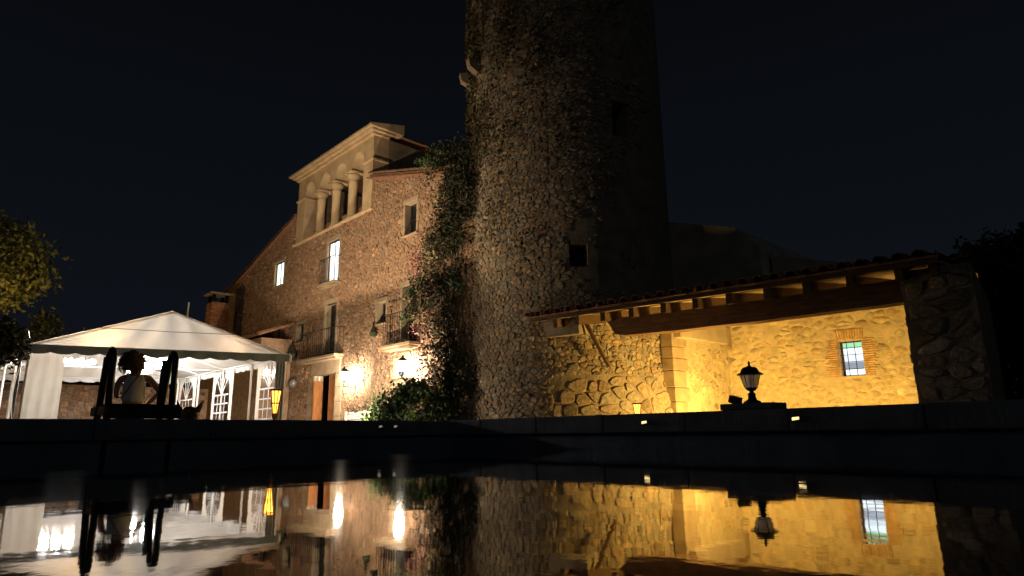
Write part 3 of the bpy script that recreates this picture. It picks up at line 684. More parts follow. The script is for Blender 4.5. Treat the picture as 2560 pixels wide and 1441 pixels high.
# side wall running back beside the tower, quoin blocks on its end, plaster beam above
SX = -8.75; CY = an(2.68, BW, 0)[1]
MB().box((SX-.35, 13.7, GZ), (SX, CY+.1, 3.35)).build('side_wall', annex_mortar, annex)
sp = cells(14.33, CY-.02, GZ+.02, 3.3, .2, .14, .48, [(14.2, CY-.35, 2.42, 2.95)], rr=r3); sp = [p for p in sp if r3.random() < .7]
stonework(annex, sp, lambda u, v, h: (SX+h, u, v), annex_stone, .014, .004, .02, 0, cscore, tintf(.18, .1, r3), r3, rest='side_rubble')
z = GZ
for i in range(9):
    hh = r3.uniform(.28, .42); MB().bbox((SX-.3, 13.66, z+.004), (SX+.03, 14.2+.12*(i % 2), z+hh-.006), .012).build('quoin_block', annex_stone if False else dressed, annex); z += hh
MB().bbox((SX-.1, 13.75, 2.46), (SX+.24, CY-.42, 2.95), .015).build('plaster_beam', plaster, annex)
MB().bbox((SX-.1, CY-.41, 2.40), (SX+.14, CY-.005, 2.97), .01).build('beam_block', dressed, annex)
# right-hand pier and the outer wall beyond
MB().obox(an(7.63, .42, GZ), A1*1.0, A2*.55, (0, 0, 3.02)).build('pier', tower_mortar, annex)
pp = cells(7.66, 8.6, GZ+.02, 2.74, .3, .2, .46, rr=r3); stonework(annex, pp, lambda u, v, h: an(u, .42-h, v), tower_stone, .02, .015, .045, 0, cscore, tintf(.25, .1, r3), r3, rest='pier_rubble')
pe = cells(.44, .95, GZ+.02, 2.75, .3, .2, .46, rr=r3); stonework(annex, pe, lambda u, v, h: an(7.63-h, .44+.95-u, v), tower_stone, .02, .012, .035, 0, cscore, tintf(.25, .1, r3), r3, rest='pier_edge_rubble')
MB().obox(an(8.28, .975, GZ), A1*.34, A2*(BW-.9), (0, 0, 3.1)).build('end_wall', tower_mortar, annex)
# heavy beam with a rounded end, rafters, eave board, ceiling boards
bm_ = MB(); NB = 14
def beamsec(s, k): return [an(s, .5+.02*k, 2.31+.02*k), an(s, .82-.02*k, 2.31+.02*k), an(s, .84-.02*k, 2.72), an(s, .5+.02*k, 2.72)]
secs = []
for i in range(NB+1):
    s_ = 1.78+i*(7.7-1.78)/NB; sg_ = -.035*math.sin(math.pi*i/NB)+r3.uniform(-.008, .008); q = beamsec(s_, 0)
    if i == 0: q = [an(s_+.18, .52, 2.36), an(s_+.18, .8, 2.36), an(s_, .82, 2.66), an(s_, .52, 2.66)]
    secs.append([(p[0], p[1], p[2]+sg_) for p in q])
for q in secs: bm_.v += q
for i in range(NB):
    for k in range(4): bm_.f.append((i*4+k, (i+1)*4+k, (i+1)*4+(k+1) % 4, i*4+(k+1) % 4))
bm_.f += [(0, 1, 2, 3), tuple(NB*4+k for k in (3, 2, 1, 0))]; bm_.build('main_beam', wood_beam, annex)
slp = math.tan(R_(9)); EZ = 2.80
ras = [.64, 1.24, 1.93, 2.64, 3.39, 4.09, 4.78, 5.5, 6.2, 6.92, 7.66, 8.15]
for s_ in ras:
    MB().obox(an(s_-.06, .06, EZ-.2), A1*.12, A2*5.3+Vector((0, 0, 5.3*slp)), (0, 0, .2)).build('rafter', wood_dark, annex)
MB().obox(an(-.02, .05, EZ+.005), A1*8.3, A2*5.35+Vector((0, 0, 5.35*slp)), (0, 0, .03)).build('ceiling_boards', mat('ceiling_boards', (.46, .34, .20), .8, .25, 5, .2, 14, stretch=(1, 8, 8)), annex)
MB().obox(an(-.05, -.02, EZ-.0), A1*8.3, A2*.06, (0, 0, .1)).build('eave_board', wood_dark, annex)
ec = MB().bbox((-.14, -.09, -.02), (.14, .09, .02), .006).mesh('eave_brick', terracotta)
for i in range(29): inst('eave_brick', ec, annex, an(.1+i*.287, .02+r3.uniform(-.012, .012), EZ+.105+r3.uniform(-.004, .004)), (0, 0, ang))
rs = MB()
ncor = 62
for i in range(ncor*4):
    pass
rs.grid(lambda u, v: (lambda s_: an(s_, .25+v*5.2, EZ+.16+(.25+v*5.2)*slp+.045*abs(math.sin(math.pi*s_/.283))))(-.05+u*8.3), 232, 1); rs.build('roof_sheet', terracotta, annex)
ct = MB()
def half(r, L, up=1): 
    return MB().grid(lambda u, v: (r*(1-.18*u)*math.cos(math.pi*(1-v)), u*L, up*r*(1-.18*u)*math.sin(math.pi*v)), 1, 10)
q = half(.108, .46); q.add([(x*.84, y, z_*.84) for x, y, z_ in q.v[:22]], []); 
for k in range(10): q.f += [(22+k, 22+k+1, 22+11+k+1, 22+11+k), (k, k+1, 22+k+1, 22+k)]
cover = q.mesh('roof_tile', terracotta, True); chan = half(.095, .46, -1).mesh('channel_tile', terracotta, True)
for row in range(2):
    for i in range(29):
        s_ = -.04+i*.287; j = r3.uniform(-.015, .015); b_ = -.09+row*.38
        inst('roof_tile', cover, annex, an(s_+j*.4, b_+j, EZ+.145+(b_+.05)*slp+.012*row), (R_(9), r3.uniform(-.05, .05), ang+r3.uniform(-.04, .04)))
        inst('channel_tile', chan, annex, an(s_+.143, b_-.02+j, EZ+.205+(b_+.05)*slp), (R_(9), 0, ang))
# diagonal brace from a rafter to the tower
p0, p1 = Vector(an(1.2, .5, 2.72)), Vector(an(1.52, .92, 1.68)); MB().tube([p0, p1], [.06, .045], 4).build('brace', wood_dark, annex)
# masonry infill between tower and the first rafters
MB().obox(an(.1, .35, 2.45), A1*1.0, A2*.7, (0, 0, .42)).build('rafter_bearing', tower_mortar, annex)

# plastered back building seen above the porch roof
bb = thing('plaster_building', 'dim plastered building behind the porch roof beside the tower', 'building', (-9, 20, GZ))
MB().add([(-14, 20, GZ), (-9.2, 20, GZ), (-9.2, 20, 6.2), (-10.0, 20, 7.0), (-14, 20, 8.3), (-14, 27, GZ), (-9.2, 27, GZ), (-9.2, 27, 6.2), (-10.0, 27, 7.0), (-14, 27, 8.3)],
  [(0, 1, 2, 3, 4), (9, 8, 7, 6, 5), (1, 6, 7, 2), (2, 7, 8, 3), (3, 8, 9, 4), (0, 4, 9, 5)]).build('wall', mat('old_plaster', (.42, .36, .28), .9, .3, 1.3, .3, 10), bb)
MB().add([(-9.1, 20.6, GZ), (-6.5, 20.6, GZ), (-6.5, 20.6, 5.1), (-9.1, 20.6, 5.9), (-9.1, 26, GZ), (-6.5, 26, GZ), (-6.5, 26, 5.1), (-9.1, 26, 5.9)], [(0, 1, 2, 3), (1, 5, 6, 2), (3, 2, 6, 7)]).build('lower_wing', plaster, bb)

# ---- floodlights on the porch floor
flood_e = emi('flood_glow', (1, .62, .145), 570)
def flood(s, b, aim, label, w=.26, h=.2, em=None):
    p = Vector(an(s, b, GZ)); d = (Vector(aim)-p-Vector((0, 0, .2))).normalized(); t = thing('floodlight', label, 'floodlight', p, 'yellow floodlights on the porch floor')
    rgt = d.cross(Vector((0, 0, 1))).normalized(); upv = rgt.cross(d); c = p+Vector((0, 0, .2))
    MB().obox(c-rgt*w/2-upv*h/2-d*.09, rgt*w, upv*h, d*.085).build('housing', iron, t)
    MB().add([c-rgt*w*.44-upv*h*.42, c+rgt*w*.44-upv*h*.42, c+rgt*w*.44+upv*h*.42, c-rgt*w*.44+upv*h*.42], [(0, 1, 2, 3)]).build('lens', em or flood_e, t)
    MB().tube([p-rgt*w*.55, c-rgt*w*.55-d*.04], .012, 5).tube([p+rgt*w*.55, c+rgt*w*.55-d*.04], .012, 5).tube([p-rgt*w*.55, p+rgt*w*.55], .012, 5).build('stand', iron, t)
flood(3.6, 2.6, an(3.2, BW, 1.6), 'yellow floodlight on the porch floor nearest the tower')
flood(5.2, 2.9, an(5.1, BW, 1.5), 'yellow floodlight on the porch floor facing the grilled window')
flood(6.7, 2.9, an(7.0, BW, 1.5), 'yellow floodlight on the porch floor nearest the pier')
flood(4.6, 1.6, (-9.6, 12.2, 1.0), 'yellow floodlight on the porch floor turned towards the tower foot', .46, .34, emi('flood_glow_wide', (1, .62, .145), 1000))

# ================================================================== PARTY TENT
TA = Vector((-16.15, 1.75, 0)); TB = Vector((-14.8, 6.54, 0)); TE = Vector((-8.1, 0, 0)); ZE, ZR = 2.1, 2.97
TW = (TB-TA).length; TU = (TB-TA)/TW; TD = TE.normalized(); TN = Vector((TU.y, -TU.x, 0))          # TN faces the pool
def tt(u, v, z, off=0): p = TA + (TB-TA)*u + TE*v + TN*off; return (p.x, p.y, z)
def make_tent(label):
    t = thing('party_tent', label, 'tent', tt(.5, 0, GZ), 'white party tents by the pool')
    for k, v in enumerate((0, .25, .5, .75, 1)):
        for u in (0, 1): MB().tube([tt(u, v, GZ, -.04), tt(u, v, ZE, -.04)], .026, 8).build('pole', white_metal, t)
        MB().tube([tt(0, v, ZE-.03, -.04), tt(.5, v, ZR-.04, -.04), tt(1, v, ZE-.03, -.04)], .022, 6).build('rafter_tube', white_metal, t)
        if k in (0, 4, 2): MB().tube([tt(0, v, ZE-.05, -.06), tt(1, v, ZE-.05, -.06)], .02, 6).build('cross_tube', white_metal, t)
    for u in (0, .25, .5, .75, 1):
        z = ZE-.03 if u in (0, 1) else ZR-.05 if u == .5 else (ZE+ZR)/2-.05
        MB().tube([tt(u, 0, z), tt(u, 1, z)], .02, 6).build('purlin', white_metal, t)
    for s in (0, 1):
        def rf(a, b, s=s):
            u = .5*a if s == 0 else 1-.5*a; z = ZE+(ZR-ZE)*a - .035*math.sin(math.pi*((b*4) % 1))*math.sin(math.pi*a); return tt(u+(-.012 if s == 0 else .012)*(1-a), b*1.01-.006, z, .0)
        MB().grid(rf, 10, 32).build('roof_panel', cloth, t, True)
    # gable cloth: creased between ridge and eave
    def gab(v, off, name, w0):
        def f(a, b):
            u = a; h = (1-abs(2*u-1)); zt = ZE+.01+(ZR-ZE)*h; z = ZE+(zt-ZE)*b; ph = (u-.5)/(1.15-b*.75)
            wv = .05*math.sin(ph*30+1.6*math.sin(ph*9))*(.35+.65*(1-abs(2*b-1)))+.06*math.sin(u*9+b*3)*b*(1-b)*2
            return tt(u, v, z, off+wv*min(1, h*4))
        return MB().grid(f, 120, 10).build(name, cloth, t, True)
    gab(0, .03, 'gable_cloth', 1); gab(1, -.03, 'gable_cloth', 1)
    # valances with a scalloped hem
    def val(p, q, name, m, n=9, dep=.17, nrm=TN, o=0):
        p, q = Vector(p), Vector(q); L = (q-p).length; n = max(3, int(L/.42))
        def f(a, b):
            hem = dep+.045*abs(math.sin(math.pi*n*a))**.8-.02; w_ = p+(q-p)*a; w_ = w_+nrm*(o+.02*math.sin(a*n*math.pi*2)*b+.012*math.sin(a*57)*b); return (w_.x, w_.y, ZE+.01-hem*b)
        MB().grid(f, n*12, 4).build(name, m, t, True)
    val(tt(-.012, 0, 0), tt(1.012, 0, 0), 'valance', valance_m, o=.05); val(tt(0, 1, 0), tt(1, 1, 0), 'valance', valance_in, o=-.05)
    val(tt(1.008, 0, 0), tt(1.008, 1, 0), 'valance', valance_in, nrm=Vector((0, 1, 0)), o=.01); val(tt(-.008, 0, 0), tt(-.008, 1, 0), 'valance', valance_in, nrm=Vector((0, -1, 0)), o=.01)
    MB().tube([tt(.235, 0, ZE+.41, .1), tt(.5, 0, ZE+.395, .11), tt(.765, 0, ZE+.41, .1)], .007, 5).build('tube_shadow_line', iron, t)  # dark line across the gable standing in for an inner tube's shadow
    # corner cap
    MB().tube([tt(1.012, 0, ZE+.03, .06), tt(1.02, 0, ZE-.02, .06), tt(1.02, 0, ZE-.18, .05)], .028, 7).build('corner_fold', cloth, t, True)
    # drawn curtain on the near left bay
    def cu(a, b):
        u = .005+.118*a*(1+.03*math.sin(b*3)); z = ZE-.14-(ZE-.14-GZ-.02)*b; return tt(u, 0, z, -.02+.028*math.sin(a*19+1.5*math.sin(b*2.2))*(.3+.7*b)+.05*a*b)
    MB().grid(cu, 60, 16).build('curtain', curtain_m, t, True)
    def cu2(a, b): return tt(-.01-.02*math.sin(b*4), .004+.06*a, ZE-.12-(ZE-.12-GZ-.02)*b, .03*math.sin(a*15))
    MB().grid(cu2, 24, 12).build('curtain', curtain_m, t, True)
    def cu3(a, b):                       # gathered strip at the right corner pole
        return tt(1.0-.045*a, .0, ZE-.16-(ZE-.16-GZ)*b, .01+.03*math.sin(a*22))
    MB().grid(cu3, 30, 10).build('curtain', mat('blue_grey_cloth', (.55, .58, .64), .85, .1, 5), t, True)
    # side panels with arched clear windows
    def panel(v0, v1, zt=ZE-.08, off=0):
        x0, x1 = TB.x+TE.x*v0, TB.x+TE.x*v1; y = TB.y; w = x0-x1; zb = GZ+.03; pm = MB()
        wx0, wx1 = .17*w, .83*w; sill = .38; spr = 1.36; ap_ = spr+(wx1-wx0)*.62
        arch = lambda x: spr+(ap_-spr)*math.sqrt(max(0, 1-((x-(wx0+wx1)/2)/((wx1-wx0)/2))**2))
        Q = lambda x, z: (x0-x, y+.015*math.sin(x*9+z*3), z); n_ = 24
        for a_, b_ in ((0, wx0), (wx1, w)): pm.add([Q(a_, zb), Q(b_, zb), Q(b_, zt), Q(a_, zt)], [(0, 1, 2, 3)])
        pane = MB()
        for i in range(n_):
            a_, b_ = wx0+(wx1-wx0)*i/n_, wx0+(wx1-wx0)*(i+1)/n_
            pm.add([Q(a_, zb), Q(b_, zb), Q(b_, sill), Q(a_, sill)], [(0, 1, 2, 3)]); pm.add([Q(a_, arch(a_)), Q(b_, arch(b_)), Q(b_, zt), Q(a_, zt)], [(0, 1, 2, 3)])
            pane.add([Q(a_, sill), Q(b_, sill), Q(b_, arch(b_)), Q(a_, arch(a_))], [(0, 1, 2, 3)])
        po = pm.build('side_panel', cloth, t); pane.build('window_pane', pvc, po)
        br = MB(); bw = .018; yy = y-.012
        def bar(xa, za, xb, zb_): 
            d = Vector((xb-xa, 0, zb_-za)).normalized(); nn = Vector((-d.z, 0, d.x))*bw
            br.add([(x0-xa-nn.x, yy, za+nn.z), (x0-xb-nn.x, yy, zb_+nn.z), (x0-xb+nn.x, yy, zb_-nn.z), (x0-xa+nn.x, yy, za-nn.z)], [(0, 1, 2, 3)])
        for i in (1, 2, 3):
            x = wx0+(wx1-wx0)*i/4; bar(x, sill, x, spr)
        for i in range(5): z_ = sill+(spr-sill)*i/4; bar(wx0, z_, wx1, z_)
        cx_ = (wx0+wx1)/2
        for a_ in (40, 65, 90, 115, 140): bar(cx_, spr, cx_+math.cos(R_(a_))*(wx1-wx0)/2*.99, spr+math.sin(R_(a_))*(ap_-spr)*.99)
        br.build('glazing_bars', white_metal, po)
    panel(.005, .205); panel(.4, .6); panel(.775, .985)
    return t
tent = make_tent('large white party tent with scalloped edge, curtain and arched side windows')
tent2 = copy_tree(tent, None, (-1.95, -5.3, 0))
tent2['label'] = 'second white tent showing only a strip at the edge behind dark leaves'
# lamps inside: two chandeliers and festoon bulbs
bulb_e = emi('bulb_white', (1, .93, .86), 500); warm_e = emi('bulb_warm', (1, .55, .16), 260)
def chandelier(x, y, z, label):
    t = thing('chandelier', label, 'chandelier', (x, y, z-.2), 'chandeliers hanging inside the tent')
    MB().tube([(x, y, z), (x, y, ZR-.1)], .008, 5).build('chain', iron, t); ring = [(x+.3*math.cos(i*math.pi/6), y+.3*math.sin(i*math.pi/6), z) for i in range(13)]
    MB().tube(ring, .012, 6, False).build('ring', white_metal, t); ar = MB()
    for i in range(4): a = i*math.pi/2; ar.tube([(x, y, z+.12), (x+.3*math.cos(a), y+.3*math.sin(a), z)], .008, 5)
    ar.build('arms', white_metal, t)
    for i in range(8): a = i*math.pi/4; c = (x+.3*math.cos(a), y+.3*math.sin(a), z+.06); MB().lathe(c, [(.012, -.05), (.034, -.015), (.036, .01), (.02, .04), (.003, .055)], 8).build('bulb', bulb_e, t, True)
chandelier(-18.4, 3.0, 1.98, 'sparkling chandelier inside the tent near the drawn curtain')
chandelier(-18.6, 4.75, 2.0, 'sparkling chandelier inside the tent behind the woman')
chandelier(-20.9, 4.9, 2.05, 'rearmost chandelier deep inside the tent, hidden behind the ladder rail')
def festoon(x, y, z, label, e=None, r=.04):
    t = thing('festoon_bulb', label, 'bulb', (x, y, z)); MB().lathe((x, y, z), [(.006, -r*1.3), (r*.8, -r*.8), (r, 0), (r*.6, r*.8), (r*.35, r)], 10).build('bulb', e or warm_e, t, True)
    MB().tube([(x, y, z+r), (x, y, z+r+.16)], .012, 6).build('socket', iron, t)
p = tt(.26, .035, 2.3); festoon(p[0], p[1], p[2], 'warm bulb glowing through the gable cloth near the tent post', r=.045)
p = tt(.78, .04, 2.25); festoon(p[0], p[1], p[2], 'warm bulb glowing through the gable cloth towards the house', emi('bulb_pinkish', (1, .62, .34), 160))
# tables inside
def table(x, y, w, d, label):
    t = thing('draped_table', label, 'table', (x, y, GZ), 'white tables inside the tent')
    MB().bbox((x-w/2, y-d/2, .53), (x+w/2, y+d/2, .57), .01).build('table_top', white_metal, t)
    def f(a, b):
        k = a*4; i = int(min(k, 3.999)); fr_ = k-i; cs = [(-w/2, -d/2), (w/2, -d/2), (w/2, d/2), (-w/2, d/2)]; p, q = cs[i], cs[(i+1) % 4]
        o = 1+.015+.05*b+.02*b*math.sin(a*75); return (x+(p[0]+(q[0]-p[0])*fr_)*o, y+(p[1]+(q[1]-p[1])*fr_)*o, .575-.6*b)
    MB().grid(f, 96, 5).build('table_skirt', curtain_m, t, True)
    for sx in (-1, 1):
        for sy in (-1, 1): MB().tube([(x+sx*(w/2-.1), y+sy*(d/2-.1), GZ), (x+sx*(w/2-.1), y+sy*(d/2-.1), .53)], .018, 6).build('leg', white_metal, t)
table(-20.3, 5.6, 2.2, .8, 'white draped table in the tent by the arched windows')
table(-17.2, 2.65, .9, 1.0, 'white draped table in the tent beside the drawn curtain')

# ---- pair of floodlights on the tent corner that light house and tower, bulb on a cable in the tree
fp = Vector((-16.25, 1.70, 2.08)); fl = thing('post_floodlight', 'bright twin floodlight on a pole at the tent corner', 'floodlight', (fp.x, fp.y, GZ))
MB().tube([(fp.x-.1, fp.y-.05, GZ), (fp.x-.1, fp.y-.05, fp.z+.35)], .03, 8).build('pole', iron, fl)
for k, (dz, tgt) in enumerate(((.22, (-17.6, 11, 4.6)), (-.17, (-22.3, 11, 9.6)))):
    c = fp+Vector((0, 0, dz)); d = (Vector(tgt)-c).normalized(); rg = d.cross(Vector((0, 0, 1))).normalized(); u_ = rg.cross(d)
    MB().obox(c-rg*.12-u_*.09-d*.1, rg*.24, u_*.18, d*.09).build('housing', iron, fl)
    MB().add([c-rg*.11-u_*.08-d*.005, c+rg*.11-u_*.08-d*.005, c+rg*.11+u_*.08-d*.005, c-rg*.11+u_*.08-d*.005], [(0, 1, 2, 3)]).build('lens', emi('floodlight_face', (1, .85, .62), 14), fl)
    ld = bpy.data.lights.new('floodlight_beam', 'SPOT'); ld.energy = (4200, 10500)[k]; ld.color = (1, .76, .50); ld.spot_size = R_((96, 56)[k]); ld.spot_blend = 1; ld.shadow_soft_size = .08
    lo = bpy.data.objects.new('floodlight_beam', ld); col.objects.link(lo); lo.location = c+d*.03; lo.rotation_euler = d.to_track_quat('-Z', 'Y').to_euler()
def ground_spot(p, aim, energy, size, label):
    gs = thing('ground_spotlight', label, 'spotlight', (*p, GZ), 'small spotlights on the ground behind the pool')
    c = Vector((*p, GZ+.16)); d = (Vector(aim)-c).normalized(); rg = d.cross(Vector((0, 0, 1))).normalized(); u_ = rg.cross(d)
    MB().obox(c-rg*.09-u_*.07-d*.1, rg*.18, u_*.14, d*.09).build('housing', iron, gs); MB().add([c-rg*.08-u_*.06-d*.005, c+rg*.08-u_*.06-d*.005, c+rg*.08+u_*.06-d*.005, c-rg*.08+u_*.06-d*.005], [(0, 1, 2, 3)]).build('lens', MATS['floodlight_face'], gs)
    MB().tube([(*p, GZ), tuple(c-d*.05)], .012, 6).build('stake', iron, gs)
    ld = bpy.data.lights.new('spotlight_beam', 'SPOT'); ld.energy = energy; ld.color = (1, .78, .52); ld.spot_size = R_(size); ld.spot_blend = .8; ld.shadow_soft_size = .06
    lo = bpy.data.objects.new('spotlight_beam', ld); col.objects.link(lo); lo.location = c+d*.03; lo.rotation_euler = d.to_track_quat('-Z', 'Y').to_euler()
ground_spot((-15.6, 8.3), (-17.9, HY, 2.6), 1700, 135, 'small spotlight on the ground before the bush, shining on the house')
ground_spot((-13.9, 7.6), (-9.8, 11.2, 3.3), 210, 84, 'small spotlight on the ground shining along the tower and porch eave')
festoon(-28.2, 2.3, 3.92, 'small bright bulb hanging among the tree leaves beside the tents', emi('bulb_tree', (1, .62, .2), 1500), .07)

# ================================================================== AT THE POOL EDGE
# A-frame ladder over the pool wall
la = thing('pool_ladder', 'dark A-frame pool ladder with hooped handrails and top platform', 'ladder', (-8.45, 2.0, GZ))
MB().bbox((-8.95, 1.63, .47), (-8.2, 2.4, .575), .012).build('platform', ladder_m, la)
for k in range(4): MB().bbox((-8.93+.185*k, 1.65, .577), (-8.77+.185*k, 2.38, .592), .005).build('tread_board', ladder_m, la)
MB().bbox((-8.19, 1.63, .43), (-8.15, 2.4, .56), .006).build('front_board', ladder_m, la)
for y in (1.66, 2.30):
    pts = [(-8.22, y, -.15), (-8.24, y, 1.02)] + [(-8.36+.12*math.cos(a), y-.0, 1.06+.14*math.sin(a)) for a in [i*math.pi/6 for i in range(0, 7)]] + [(-8.5, y, 1.0), (-8.64, y-.01, .45), (-8.82, y-.02, GZ)]
    MB().tube(pts, .036, 10).build('handrail', ladder_m, la, True)
    MB().tube([(-8.93, y+.05, .5), (-8.93, y+.07, 1.17)], .036, 8).build('rail_post', ladder_m, la, True)
for i in range(2): MB().tube([(-8.7-.06*i, 1.66, .28-.24*i), (-8.7-.06*i, 2.3, .28-.24*i)], .03, 8).build('rung', ladder_m, la)

# pedestal lantern
px, py = -3.27, 6.58
lt = thing('pedestal_lantern', 'black six-sided lantern on a block on the pool edge', 'lantern', (px, py, .42))
MB().bbox((px-.29, py-.17, .42), (px+.29, py+.17, .487), .01).build('plinth', concrete, lt)
MB().lathe((px, py, .487), [(.105, 0), (.105, .02), (.06, .045), (.045, .075), (.05, .12), (.03, .135), (.03, .155), (.055, .165), (.07, .185), (.075, .195)], 12).build('base', iron, lt, True)
frosted = frost('frosted_glass', .72)
cg = MB()
for k in range(6):
    a = k*math.pi/3+.35; c0 = Vector((px+.075*math.cos(a), py+.075*math.sin(a), .68)); c1 = Vector((px+.118*math.cos(a), py+.118*math.sin(a), .845)); cg.tube([c0, c1], .0065, 5)
    a2 = a+math.pi/3; d0 = Vector((px+.075*math.cos(a2), py+.075*math.sin(a2), .68)); d1 = Vector((px+.118*math.cos(a2), py+.118*math.sin(a2), .845))
    MB().add([c0*.98+d0*.02, d0*.98+c0*.02, d1*.98+c1*.02, c1*.98+d1*.02], [(0, 1, 2, 3)]).build('pane', frosted, lt)
cg.lathe((px, py, .676), [(.08, 0), (.082, .008)], 6, .35); cg.build('cage', iron, lt)
MB().lathe((px, py, .845), [(.16, 0), (.165, .008), (.125, .03), (.115, .035), (.1, .075), (.075, .095), (.03, .105), (.018, .115), (.012, .135), (.018, .15), (.004, .175)], 18).build('roof', iron, lt, True)
MB().lathe((px, py, .69), [(.018, 0), (.02, .05), (.03, .07), (.03, .11), (.015, .135)], 10).build('bulb', mat('dull_bulb', (.5, .48, .42), .3, .1, 4), lt, True)
for ch_ in lt.children:
    if not ch_.name.startswith('plinth'):
        for v in ch_.data.vertices: v.co = ((v.co.x-px)*.84+px, (v.co.y-py)*.84+py, (v.co.z-.487)*.84+.487)
sl_ = thing('small_spotlight', 'small dark box spotlight tilted on the lantern block', 'spotlight', (px-.2, py, .487))
MB().obox((px-.255, py-.05, .51), (.1, 0, -.035), (0, .1, 0), (.025, 0, .075)).build('housing', iron, sl_); MB().tube([(px-.19, py, .487), (px-.19, py, .52)], .012, 6).build('foot', iron, sl_)

# glowing plates added on the coping for light through openings and faint bright dashes
def coping_glow(p, d, label, e, w=.07):
    p = Vector(p); t = thing('coping_glow', label, 'lamp', p); ax = Vector((1, 0, 0)) if d == 'y' else Vector((0, 1, 0)); nv = Vector((0, -1, 0)) if d == 'y' else Vector((1, 0, 0))
    MB().obox(p-ax*(w/2+.008)-Vector((0, 0, .028)), ax*(w+.016), nv*.012, (0, 0, .056)).build('rim', iron, t); q = p+nv*.0145
    MB().add([q-ax*w/2-Vector((0, 0, .018)), q+ax*w/2-Vector((0, 0, .008)), q+ax*w/2+Vector((0, 0, .018)), q-ax*w/2+Vector((0, 0, .012))], [(0, 1, 2, 3)]).build('lens', e, t)
le = emi('coping_glow_bright', (1, .72, .3), 1.6); le2 = emi('coping_glow_faint', (1, .85, .65), .25)
coping_glow((-4.48, 6.33, .315), 'y', 'added glowing plate for light through an opening in the coping below the far bamboo torch', le)
coping_glow((-2.72, 6.33, .315), 'y', 'added glowing plate for light through an opening in the coping past the black lantern', le)
coping_glow((-8.13, 5.05, .33), 'x', 'added faint glowing plate on the coping below the bush, nearer the tent', le2, .05)
coping_glow((-8.13, 5.3, .33), 'x', 'added faint glowing plate on the coping below the bush, nearer the tower', le2, .05)

# bamboo torches
torch_e = emi('torch_glow', (1, .42, .05), 5.5)
def torch(x, y, ztop, label):
    t = thing('bamboo_torch', label, 'torch', (x, y, GZ), 'bamboo torches behind the pool'); MB().tube([(x, y, GZ), (x, y, ztop-.38)], [.018, .02], 8).build('cane', bamboo, t, True)
    MB().lathe((x, y, ztop), [(.024, -.36), (.05, -.2), (.075, -.02)], 14).build('glow_cone', torch_e, t, True)
    for k in range(9): a = k*2*math.pi/9; MB().tube([(x+.026*math.cos(a), y+.026*math.sin(a), ztop-.42), (x+.055*math.cos(a), y+.055*math.sin(a), ztop-.2), (x+.084*math.cos(a), y+.084*math.sin(a), ztop)], .0075, 5).build('strip', bamboo, t, True)
    for r, z in ((.084, 0), (.058, -.2), (.034, -.36)): MB().tube([(x+r*math.cos(i*math.pi/8), y+r*math.sin(i*math.pi/8), ztop+z) for i in range(17)], .011, 5, False).build('binding', wood_dark, t)
torch(-9.59, 4.12, .9, 'orange glowing bamboo torch in front of the tent corner')
torch(-7.39, 10.23, .73, 'orange glowing bamboo torch before the lit tower foot')

# ================================================================== WOMAN AND DOG
def skinned(name, V, E_, rad, m, parent, root=0, sub=2):
    me = bpy.data.meshes.new(name); me.from_pydata(V, E_, []); o = bpy.data.objects.new('tmp', me); col.objects.link(o)
    o.modifiers.new('s', 'SKIN'); sv = me.skin_vertices[0].data
    for i, r in enumerate(rad): sv[i].radius = r if isinstance(r, tuple) else (r, r)
    for i in range(len(V)): sv[i].use_root = (i == root)
    su = o.modifiers.new('u', 'SUBSURF'); su.levels = sub; su.render_levels = sub
    dg = bpy.context.evaluated_depsgraph_get(); me2 = bpy.data.meshes.new_from_object(o.evaluated_get(dg)); me2.name = name
    bpy.data.objects.remove(o); me2.materials.clear(); me2.materials.append(m); me2.polygons.foreach_set('use_smooth', [True]*len(me2.polygons))
    ob = bpy.data.objects.new(name, me2); col.objects.link(ob)
    if parent: ob.parent = parent; ob.location = -Vector(WL[parent.name])
    WL[ob.name] = Vector((0, 0, 0)); return ob
wx, wy = -10.6, 2.44; fw = Vector((-.974, .226, 0)); rw = Vector((.226, .974, 0))
def wp(l, f, z): p = Vector((wx, wy, 0))+rw*l+fw*f; return (p.x, p.y, z)
person = thing('person', 'person with curly hair in white sleeveless top, seen from behind, hand on hip', 'person', (wx, wy, GZ))
V = [wp(0, 0, .66), wp(0, -.01, .80), wp(0, -.01, .93), wp(0, 0, 1.05), wp(-.005, .01, 1.13), wp(-.03, .03, 1.2), wp(-.05, .05, 1.31),
     wp(.175, 0, 1.07), wp(.265, -.05, .96), wp(.325, -.09, .865), wp(.25, -.04, .765), wp(.19, .02, .71),
     wp(-.175, 0, 1.065), wp(-.22, .05, .92), wp(-.21, .1, .80), wp(-.14, .24, .86), wp(-.10, .30, .90),
     wp(.09, 0, .56), wp(.095, .01, .27), wp(.1, -.02, -.10), wp(.11, .12, -.165), wp(-.09, 0, .56), wp(-.1, .02, .27), wp(-.1, -.02, -.10), wp(-.11, .12, -.165)]
E_ = [(0, 1), (1, 2), (2, 3), (3, 4), (4, 5), (5, 6), (3, 7), (7, 8), (8, 9), (9, 10), (10, 11), (3, 12), (12, 13), (13, 14), (14, 15), (15, 16), (0, 17), (17, 18), (18, 19), (19, 20), (0, 21), (21, 22), (22, 23), (23, 24)]
rad = [(.155, .11), (.12, .09), (.125, .095), (.10, .08), .052, .055, .085, .055, .045, .038, .032, .03, .055, .045, .036, .03, .028, .082, .055, .042, .035, .082, .055, .042, .035]
